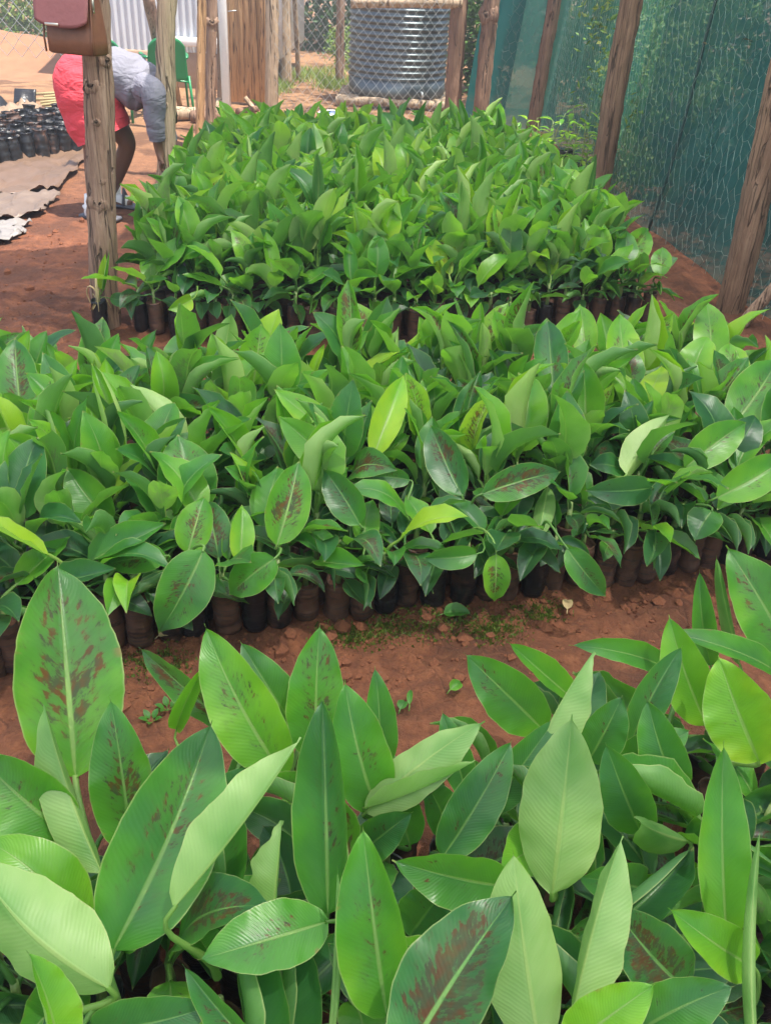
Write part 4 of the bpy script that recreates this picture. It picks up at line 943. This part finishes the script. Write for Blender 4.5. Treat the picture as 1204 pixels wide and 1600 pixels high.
# face (turned to the ground, hidden from the path): nose, mouth, eyes, ears
fm = MB(); fc = wp(240, 186, .10)-wroot
fm.tube([fc+Vector((-.02, 0, .03)), fc+Vector((-.045, 0, 0)), fc+Vector((-.02, 0, -.012))], [.010, .016, .010], 8); fm.tube([fc+Vector((-.02, -.022, -.035)), fc+Vector((-.028, 0, -.037)), fc+Vector((-.02, .022, -.035))], [.004, .009, .004], 8)
for sy in (-1, 1):
    fm.tube([fc+Vector((-.012, sy*.030, .035)), fc+Vector((-.022, sy*.030, .035)), fc+Vector((-.026, sy*.030, .035))], [.012, .010, .004], 8); fm.tube([fc+Vector((.055, sy*.088, .0)), fc+Vector((.05, sy*.097, .02)), fc+Vector((.06, sy*.088, .045))], [.008, .014, .008], 8)
fm.build('face', SKIN, person)
for f in (f1, f2):
    mb = MB(); mb.tube([f-wroot+Vector((-.03, .02, .035)), f-wroot+Vector((-.005, .025, .06)), f-wroot+Vector((-.002, .03, .13))], [.046, .046, .043], 14); mb.tube([f-wroot+Vector((-.03, .02, .04)), f-wroot+Vector((.10, -.02, .034))], [.044, .036], 12); mb.build('sock', SOCK, person)
    mb = MB(); mb.box(f-wroot+Vector((.045, 0, .010)), (.25, .09, .020), Matrix.Rotation(R(-18), 3, 'Z'), .3); mb.tube([f-wroot+Vector((.07, -.06, .02)), f-wroot+Vector((.07, -.02, .10)), f-wroot+Vector((.08, .035, .02))], .010, 6, flat=2); mb.build('sandal', SHOE, person)

# ------------------------------------------------------------------ green plastic chairs
GRN = simple('green_plastic', (.012, .22, .075), .35, .08, 10, .05)
def chair(loc, rz, label):
    c = thing('plastic_chair', label, 'chair', loc, rz=rz)
    m = MB()
    def bk(u, v):
        x = (u-.5)*2; top = .86-.10*abs(x)**3.2; z = .40+(top-.40)*v; return Vector((x*(.235-.03*v), .20+.09*v+.05*(1-x*x)*-1*-.6, z))
    sheet(m, bk, 20, 14, .012, (0, 1, 0)); m.build('backrest', GRN, c)
    m = MB(); sheet(m, lambda u, v: Vector(((u-.5)*.46, -.22+.44*v, .42+.012*math.cos((u-.5)*5)-.015*v)), 12, 12, .018, (0, 0, 1)); m.build('seat', GRN, c)
    for sx in (-1, 1):
        for (y0, y1, h_) in ((-.20, -.24, .64), (.20, .27, .45)):
            m = MB(); m.tube([(sx*.27, y1, 0), (sx*.24, y0, h_)], [.022, .028], 8, flat=.6); m.build('leg', GRN, c)
        m = MB(); m.tube(spline([(sx*.235, -.23, .60), (sx*.255, -.15, .65), (sx*.25, .05, .65), (sx*.215, .25, .64)], 10), .024, 8, flat=.6); m.build('arm', GRN, c)
    c.scale = (.80, .80, .80)
    return c
q = gp(264, 180); chair((q.x, q.y, 0), R(200), "green plastic chair with its rounded back between two pale posts")
q = gp(190, 186); chair((q.x, q.y, 0), R(170), "green plastic chair mostly hidden behind the bending woman's back")

# ------------------------------------------------------------------ black potting bags, sheets and scraps on the left
BIG = []
for s0 in range(6):
    rr = random.Random(s0+70); m = MB()
    prf = [(.03, .001), (.044, .004), (.050, .02)]+[(.051+.003*math.sin(k*1.7+s0), .02+.0135*k) for k in range(1, 10)]+[(.049, .150), (.043, .160), (.047, .178), (.051, .186), (.045, .176), (.036, .152), (.002, .150)]
    m.lathe(prf, 20, jit=lambda i, k, a, z: 1+(.10 if i < 12 else .24)*noise.noise(Vector((math.cos(a)*1.7, math.sin(a)*1.7, z*22+s0*7)))+.06*noise.noise(Vector((math.cos(a)*5, math.sin(a)*5, z*70+s0))))
    BIG.append(m.mesh('polybag', bag_material('shiny_polybag', .12) if s0 == 0 else BIG[0].materials[0]))
rr = random.Random(5); pa, pb_, pc = gp(-12, 262), gp(150, 234), gp(70, 200)
ux = (pb_-pa); Lx = ux.length; ux.normalize(); uy = Vector((-ux.y, ux.x, 0)); dep = max(.8, (pc-pa).dot(uy))
nb_ = 0; j = 0; tt = 0.0
while tt < dep:
    s_ = (.05 if j % 2 else 0); i = 0
    while s_ < Lx+.75:
        p = pa+ux*(s_+rr.uniform(-.012, .012))+uy*(tt+rr.uniform(-.012, .012)); i += 1
        pxx = _mr.transposed() @ (p-Vector((0, 0, H))); sx = 602-FPX*pxx.x/pxx.z
        if -30 < sx < 240 and (sx < 150 or tt > .35) and (p-f1).length > .4 and (p-f2).length > .45:
            o = bpy.data.objects.new('polybag', rr.choice(BIG)); C.objects.link(o); o.location = (p.x, p.y, hgt(p.x, p.y)-.002); o.rotation_euler = (rr.uniform(-.1, .1), rr.uniform(-.1, .1), rr.uniform(0, 6)); q_ = rr.uniform(.85, 1.1); o.scale = (q_, q_, q_*rr.uniform(.9, 1.1)); nb_ += 1
            fr = tt < .05
            tag(o, "black soil-filled polybag in the front row on the dusty sheet" if fr else "black soil-filled polybag packed behind the front row on the left", 'polybag', "front row of black polybags on the left" if fr else "black polybags packed on the left")
        s_ += .108
    tt += .105; j += 1
print('polybags', nb_)
def ground_sheet(name, c4, mat, label, cat, amp=.02, lift=.012, seed=0, n=26):
    P = [gp(*c) for c in c4]; m = MB()
    def fn(u, v):
        e = .06*noise.noise(Vector((u*4+seed, v*4, 1))); p = (P[0]*(1-u)+P[1]*u)*(1-v)+(P[3]*(1-u)+P[2]*u)*v
        q = Vector((p.x*3.3+seed, p.y*3.3, seed)); edge = min(u, 1-u, v, 1-v)
        p = p+Vector((e, .6*e, 0))
        return Vector((p.x, p.y, hgt(p.x, p.y)+lift+amp*(abs(noise.noise(q))*1.2+abs(noise.noise(q*2.6))*.8+.4*noise.noise(q*7))+(amp*1.3*abs(noise.noise(Vector((u*7, v*7, seed)))) if edge < .08 else 0)))
    sheet(m, fn, n, n, .003, (0, 0, 1)); return tag(m.build(name, mat), label, cat)
TP2 = simple('grey_plastic_sheet', (.16, .115, .09), .5, .25, 7, .5); TP3 = simple('sand_plastic_sheet', (.27, .18, .115), .6, .35, 5, .5)
ground_sheet('plastic_sheet', [(-40, 318), (92, 300), (150, 236), (-40, 258)], M['tarp'], "crumpled dusty brown plastic sheet beneath the black polybags", 'plastic sheet', .035, seed=1)
ground_sheet('plastic_sheet', [(-40, 352), (66, 340), (92, 308), (-40, 316)], TP2, "pale grey plastic sheet lying below the brown one", 'plastic sheet', .03, seed=2)
ground_sheet('plastic_sheet', [(-40, 396), (36, 372), (44, 350), (-40, 356)], simple('white_plastic_sheet', (.22, .20, .19), .45, .12, 9, .4), "small whitish plastic sheet at the left edge on bare soil", 'plastic sheet', .03, seed=3)
ground_sheet('plastic_sheet', [(-30, 206), (56, 196), (66, 176), (-30, 178)], TP3, "sand coloured heaped sheet beyond the black polybags", 'plastic sheet', .05, .03, seed=4)
m = MB(); q = gp(38, 172); sheet(m, lambda u, v: q+Vector(((u-.5)*.20, .1*v, .02+.15*v+.05*math.sin(u*5)*(1-v))), 10, 6, .02, (0, -1, 0)); tag(m.build('plastic_scrap', BIG[0].materials[0]), "crumpled black plastic scrap standing on the heaped sheet", 'plastic scrap')
m = MB(); q = gp(2, 172); sheet(m, lambda u, v: q+Vector(((u-.5)*.22, .1*v, .02+.10*(1-u)*v+.03*math.sin(u*6))), 10, 6, .02, (0, -1, 0)); tag(m.build('plastic_scrap', BIG[0].materials[0]), "flat black plastic scrap at the far left edge", 'plastic scrap')
for i in range(7):
    a = gp(50+rr.uniform(0, 25), 150+i*4.5); b = gp(125+rr.uniform(0, 30), 147+i*4.5+rr.uniform(-5, 5)); 
    m = MB(); m.tube([a+Vector((0, 0, .02)), a.lerp(b, .5)+Vector((0, 0, .035)), b+Vector((0, 0, .02))], .014, 6); tag(m.build('dry_stick', M['old_stem']), "pale dry stick lying on the ground behind the black polybags", 'stick', "pale dry sticks behind the polybags")
# timber on the ground near the door
a, b = gp(268, 189), gp(302, 187); log('timber', a+Vector((-.05, 0, .06)), b+Vector((.05, 0, .06)), .06, .06, M['wood_pale'], "pale log lying on the ground between the plank post and the woman", 'log', 41, n=8)
a, b = gp(300, 192), gp(356, 188); log('timber', a+Vector((0, 0, .05)), b+Vector((0, 0, .05)), .05, .05, M['wood_red'], "reddish log lying behind the plank post", 'log', 42, n=8)
a = gp(336, 182); log('wood_chunk', a+Vector((0, 0, .02)), at(347, 158, a.y+.1), .055, .05, M['wood_pale'], "pale short chunk of wood leaning on the slim white post", 'wood chunk', 43, n=8)
a, b = gp(372, 181), gp(402, 178); log('wood_chunk', a+Vector((0, 0, .03)), b+Vector((0, 0, .05)), .04, .03, M['wood_red'], "brown chunk of wood lying before the plank door", 'wood chunk', 44, n=8)
a = gp(397, 178); log('wood_chunk', a+Vector((0, .05, .02)), at(382, 152, a.y+.05), .03, .02, M['wood_pale'], "thin pale stick propped up before the plank door", 'wood chunk', 45, n=8)
a = gp(1158, 508); log('dry_branch', a, at(1214, 440, a.y-.05), .030, .022, M['wood_grey'], "grey dry branch leaning at the foot of the nearest net post", 'branch', 46, n=10, knots=((.6, .2, .01),))
# blue basin behind the far bed
q = gp(520, 200); bs = thing('basin', "blue and white striped basin behind the far bed", 'basin', (q.x, q.y+.2, 0))
m = MB(); m.lathe([(.10, 0), (.13, .05), (.15, .10), (.145, .10), (.125, .05), (.09, .01)], 24); m.build('bowl', simple('blue_plastic', (.03, .10, .28), .4, .05, 8, 0), bs)
m = MB(); m.lathe([(.148, .075), (.157, .082), (.160, .105), (.150, .110), (.143, .10)], 24, caps=False); m.build('rim', M['white_paint'], bs)
# spindly tree seedlings by the net
TS = []
for s0 in range(5):
    rr = random.Random(s0+40); m = MB(); hh = rr.uniform(.26, .42); sp_ = spline([(0, 0, .12), (rr.uniform(-.02, .02), rr.uniform(-.02, .02), .12+hh*.5), (rr.uniform(-.03, .03), rr.uniform(-.03, .03), .12+hh)], 8); m.tube(sp_, lerpl([.004, .002], 8), 5, uv=(.5, .3)); stm = m.mesh('stem', M['stem']); lv = []
    for k in range(7):
        p = sp_[2+min(6, k)]; az = k*2.4+rr.random(); m = MB(); d = dirv(az, R(rr.uniform(-35, 30))); L = rr.uniform(.06, .10); t = leaf_geo(m, p+d*.015, p+d*(L+.015), Vector((0, 0, 1)), L*.42, .1, .2, 0, 0, 4, 6); m.tube([p, p+d*.017], .0012, 4, False); lv.append(m.mesh('leaf', M['leaf']))
    TS.append((stm, lv))
rr = random.Random(9)
for i in range(18):
    p = gp(rr.uniform(812, 905), rr.uniform(262, 306)) if i > 5 else gp(878+i*9, 306-(i % 2)*7); stm, lv = rr.choice(TS)
    t_ = thing('tree_seedling', "spindly small-leaved tree seedling in a black bag by the green net", 'seedling', (p.x, p.y, 0), "spindly tree seedlings by the net", rr.uniform(0, 6))
    for nm_, me_ in [('grow_bag', rr.choice(BAGS_B)), ('stem', stm)]+[('leaf', q_) for q_ in lv]:
        o = bpy.data.objects.new(nm_, me_); C.objects.link(o); o.parent = t_
        if nm_ == 'leaf': o.color = (rr.uniform(.6, 1), 0, rr.random(), 1)
        if nm_ == 'grow_bag': o.scale = (1.2, 1.2, 1)
# wilted plant at the foot of the log post
q = gp(160, 520)
wl_ = thing('wilted_plant', "wilted banana plant with a dried curled leaf at the foot of the log post", 'seedling', q)
def wleaf(b, t, wpx, tone, blo=0.0, mat=None, dz=0.0, **k):
    P0 = at(b[0], b[1], q.y)-q; P1 = at(t[0], t[1], q.y+dz)-q; d = (P1-P0).normalized(); c = Vector((.3, -1, .35)); m = MB()
    t2 = leaf_geo(m, P0, P1, c, wpx/pxm(q), nu=8, nv=14, **k); petiole(m, Vector((0, 0, .14)), P0, t2, .005, .002); o = m.build('leaf', mat or M['leaf'], wl_); o.color = (tone, blo, .4, 1); return o
DEADL = simple('dried_leaf', (.42, .31, .16), .85, .35, 50, .4)
wleaf((160, 455), (171, 392), 12, .6, fold=.6, cl=1.5, cr=.4); wleaf((157, 452), (165, 396), 14, .97, fold=.3, bulge=.03)
wleaf((172, 466), (226, 474), 22, .36, .3, fold=.1, bulge=.10, dz=-.05); wleaf((152, 470), (146, 482), 9, .5, mat=DEADL, bulge=1.1, fold=.5, cl=1, cr=1)
m = MB(); m.tube(spline([(0, 0, .13), at(150, 455, q.y)-q, at(140, 447, q.y)-q, at(136, 458, q.y)-q, at(145, 480, q.y)-q], 16), lerpl([.004, .006, .007, .006, .002], 16), 6, flat=.4); m.build('leaf', DEADL, wl_)
m = MB(); m.tube([(0, 0, .10), (0, 0, .16), (.005, 0, .24)], [.010, .009, .006], 8); m.build('stem', M['old_stem'], wl_)
o = bpy.data.objects.new('grow_bag', BAGS_B[0]); C.objects.link(o); o.parent = wl_
for x in (0, 1, 2): 
    m = MB(); m.tube([(0, 0, .14), (.03*math.cos(x*2.5), .03*math.sin(x*2.5), .16), (.05*math.cos(x*2.5), .05*math.sin(x*2.5), .11)], .002, 4); m.build('dry_root', M['old_stem'], wl_)
# ------------------------------------------------------------------ grass of the clearing
gr = random.Random(3); m = MB()
for k in range(2600):
    cx, cy, sx_, sy_ = gr.choice(((470, 122, 30, 4), (520, 132, 14, 5), (438, 136, 10, 6), (480, 114, 40, 3)))
    p = gp(gr.gauss(cx, sx_), min(185, max(96, gr.gauss(cy, sy_)))); a = gr.uniform(0, 6.3); hh = gr.uniform(.03, .11); u = Vector((math.cos(a), math.sin(a), 0))
    m.add([p-u*.006, p+u*.006, p+Vector((gr.gauss(0, .03), gr.gauss(0, .03), hh))], [(0, 1, 2)], [(min(1, max(0, gr.gauss(.6, .25))), .5)]*3)
tag(m.build('grass', FOL['yellow'], smooth=False), "thin sunlit grass of the clearing beside the tank", 'grass', kind='stuff')
# ------------------------------------------------------------------ litter on the path
rr = random.Random(77)
def fallen(px, wpx, lpx, ang, tone, label, mat=None, dead=False):
    p = gp(*px); s0 = 1/pxm(p); m = MB(); d = Vector((math.cos(ang), math.sin(ang), .10)); L = lpx*s0; P0 = Vector((0, 0, .012+hgt(p.x, p.y)))
    leaf_geo(m, P0-d*L/2+Vector((0, 0, .006)), P0+d*L/2, Vector((rr.uniform(-.3, .3), -.2, 1)), wpx*s0*1.3, .12, .25, .4, .2, 6, 8, .03); m.tube([P0-d*L/2+Vector((0, 0, .006)), P0-d*L*.75], .0015, 4)
    o = m.build('fallen_leaf', mat or M['leaf'], loc=(p.x, p.y, 0)); o.color = (tone, 0, .3, 1); tag(o, label, 'leaf')
fallen((712, 969), 22, 42, .1, .45, "small green leaf lying flat on the mossy path edge by the bags"); fallen((628, 1112), 14, 22, 1.2, .4, "tiny green leaf on bare soil low in the path")
fallen((884, 955), 14, 26, 1.4, .9, "pale bleached dry leaf on the path", DEADL); fallen((710, 1085), 16, 26, .8, .62, "light green small leaf on the path behind the front bed")
fallen((640, 1100), 8, 34, 1.5, .5, "thin green leaf sliver on the soil", None); fallen((260, 1005), 10, 22, .4, .7, "dried leaf below the bags at left", DEADL)
m = MB()
for k in range(1300):                                   # crumbs of soil and small stones
    x = rr.uniform(20, 1190) if k % 4 else rr.uniform(-20, 160); y = (1015-.115*x+rr.uniform(-25, 130)) if k % 4 else rr.uniform(300, 560); p = gp(x, max(130, y)); s0 = rr.uniform(.0015, .006)*(1 if k % 7 else rr.uniform(2.0, 4.2))
    vs = []; 
    for a in range(6): vs.append(p+Vector((math.cos(a*1.047)*s0*rr.uniform(.7, 1.2), math.sin(a*1.047)*s0*rr.uniform(.7, 1.2), hgt(p.x, p.y)+s0*rr.uniform(.1, .5))))
    vs.append(p+Vector((0, 0, hgt(p.x, p.y)+s0*rr.uniform(.8, 1.2)))); vs += [Vector((v.x, v.y, -.01)) for v in vs[:6]]
    m.add(vs, [(a, (a+1) % 6, 6) for a in range(6)]+[(a+7, (a+1) % 6+7, (a+1) % 6, a) for a in range(6)])
tag(m.build('soil_crumbs', simple('soil_crumb', (.165, .056, .025), .95, .5, 160, .6), smooth=False), "loose crumbs of red soil on the paths", 'soil', kind='stuff')
m = MB()
for k in range(6500):                                  # moss at the foot of the bags
    cx, cy, sx_, sy_ = rr.choice(((690, 975, 40, 14), (600, 985, 30, 12), (770, 985, 25, 10), (540, 992, 20, 8), (245, 1040, 25, 12), (840, 955, 20, 8)))
    p = gp(rr.gauss(cx, sx_), rr.gauss(cy, sy_)); z = hgt(p.x, p.y); a = rr.uniform(0, 6.3); s0 = rr.uniform(.002, .006); u = Vector((math.cos(a)*s0, math.sin(a)*s0, 0)); b = Vector((p.x, p.y, z-.002))
    m.add([b-u, b+u, b+Vector((rr.uniform(-1, 1)*s0, rr.uniform(-1, 1)*s0, s0*rr.uniform(1, 2.2)))], [(0, 1, 2)], [(rr.random(), .5)]*3)
tag(m.build('moss', foliage_material('moss_blades', [(.05, .07, .012), (.10, .15, .02), (.18, .24, .04)]), smooth=False), "thin green moss at the foot of the bags", 'moss', kind='stuff')
for px in ((236, 1122), (262, 1108), (782, 560), (795, 552)):
    p = gp(*px); t_ = thing('weed', {236: "tiny weed sprout on the soil at left of the path", 262: "very small two-leaved sprout beside a larger sprout", 782: "tiny weed before the far bed's bags", 795: "tiny weed right of another before the far bed"}[px[0]], 'weed', (p.x, p.y, hgt(p.x, p.y)))
    for k in range(5):
        m = MB(); az = k*1.3+px[0]; d = dirv(az, R(35)); leaf_geo(m, d*.008, d*.032, Vector((0, 0, 1)), .014, .1, .1, 0, 0, 4, 5); m.tube([(0, 0, -.002), d*.01], .001, 4, False); o = m.build('leaf', M['leaf'], t_); o.color = (.5, 0, .2, 1)

# ------------------------------------------------------------------ thin volume added to imitate lens glare
import bmesh
bm = bmesh.new(); bmesh.ops.create_cube(bm, size=1); me = bpy.data.meshes.new('glare_haze'); bm.to_mesh(me); bm.free()
hz = bpy.data.objects.new('glare_haze', me); C.objects.link(hz); hz.scale = (124, 120, 8); hz.location = (0, 52, 2.9)
t = NT('glare_haze'); pv = t.n('VolumePrincipled', {'Color': (.95, .97, 1.0, 1), 'Density': .0115, 'Anisotropy': .3}); t.t.links.new(pv.outputs[0], t.out.inputs['Volume']); me.materials.append(t.m)
tag(hz, "thin added volume that imitates lens glare", 'glare_haze', kind='stuff')
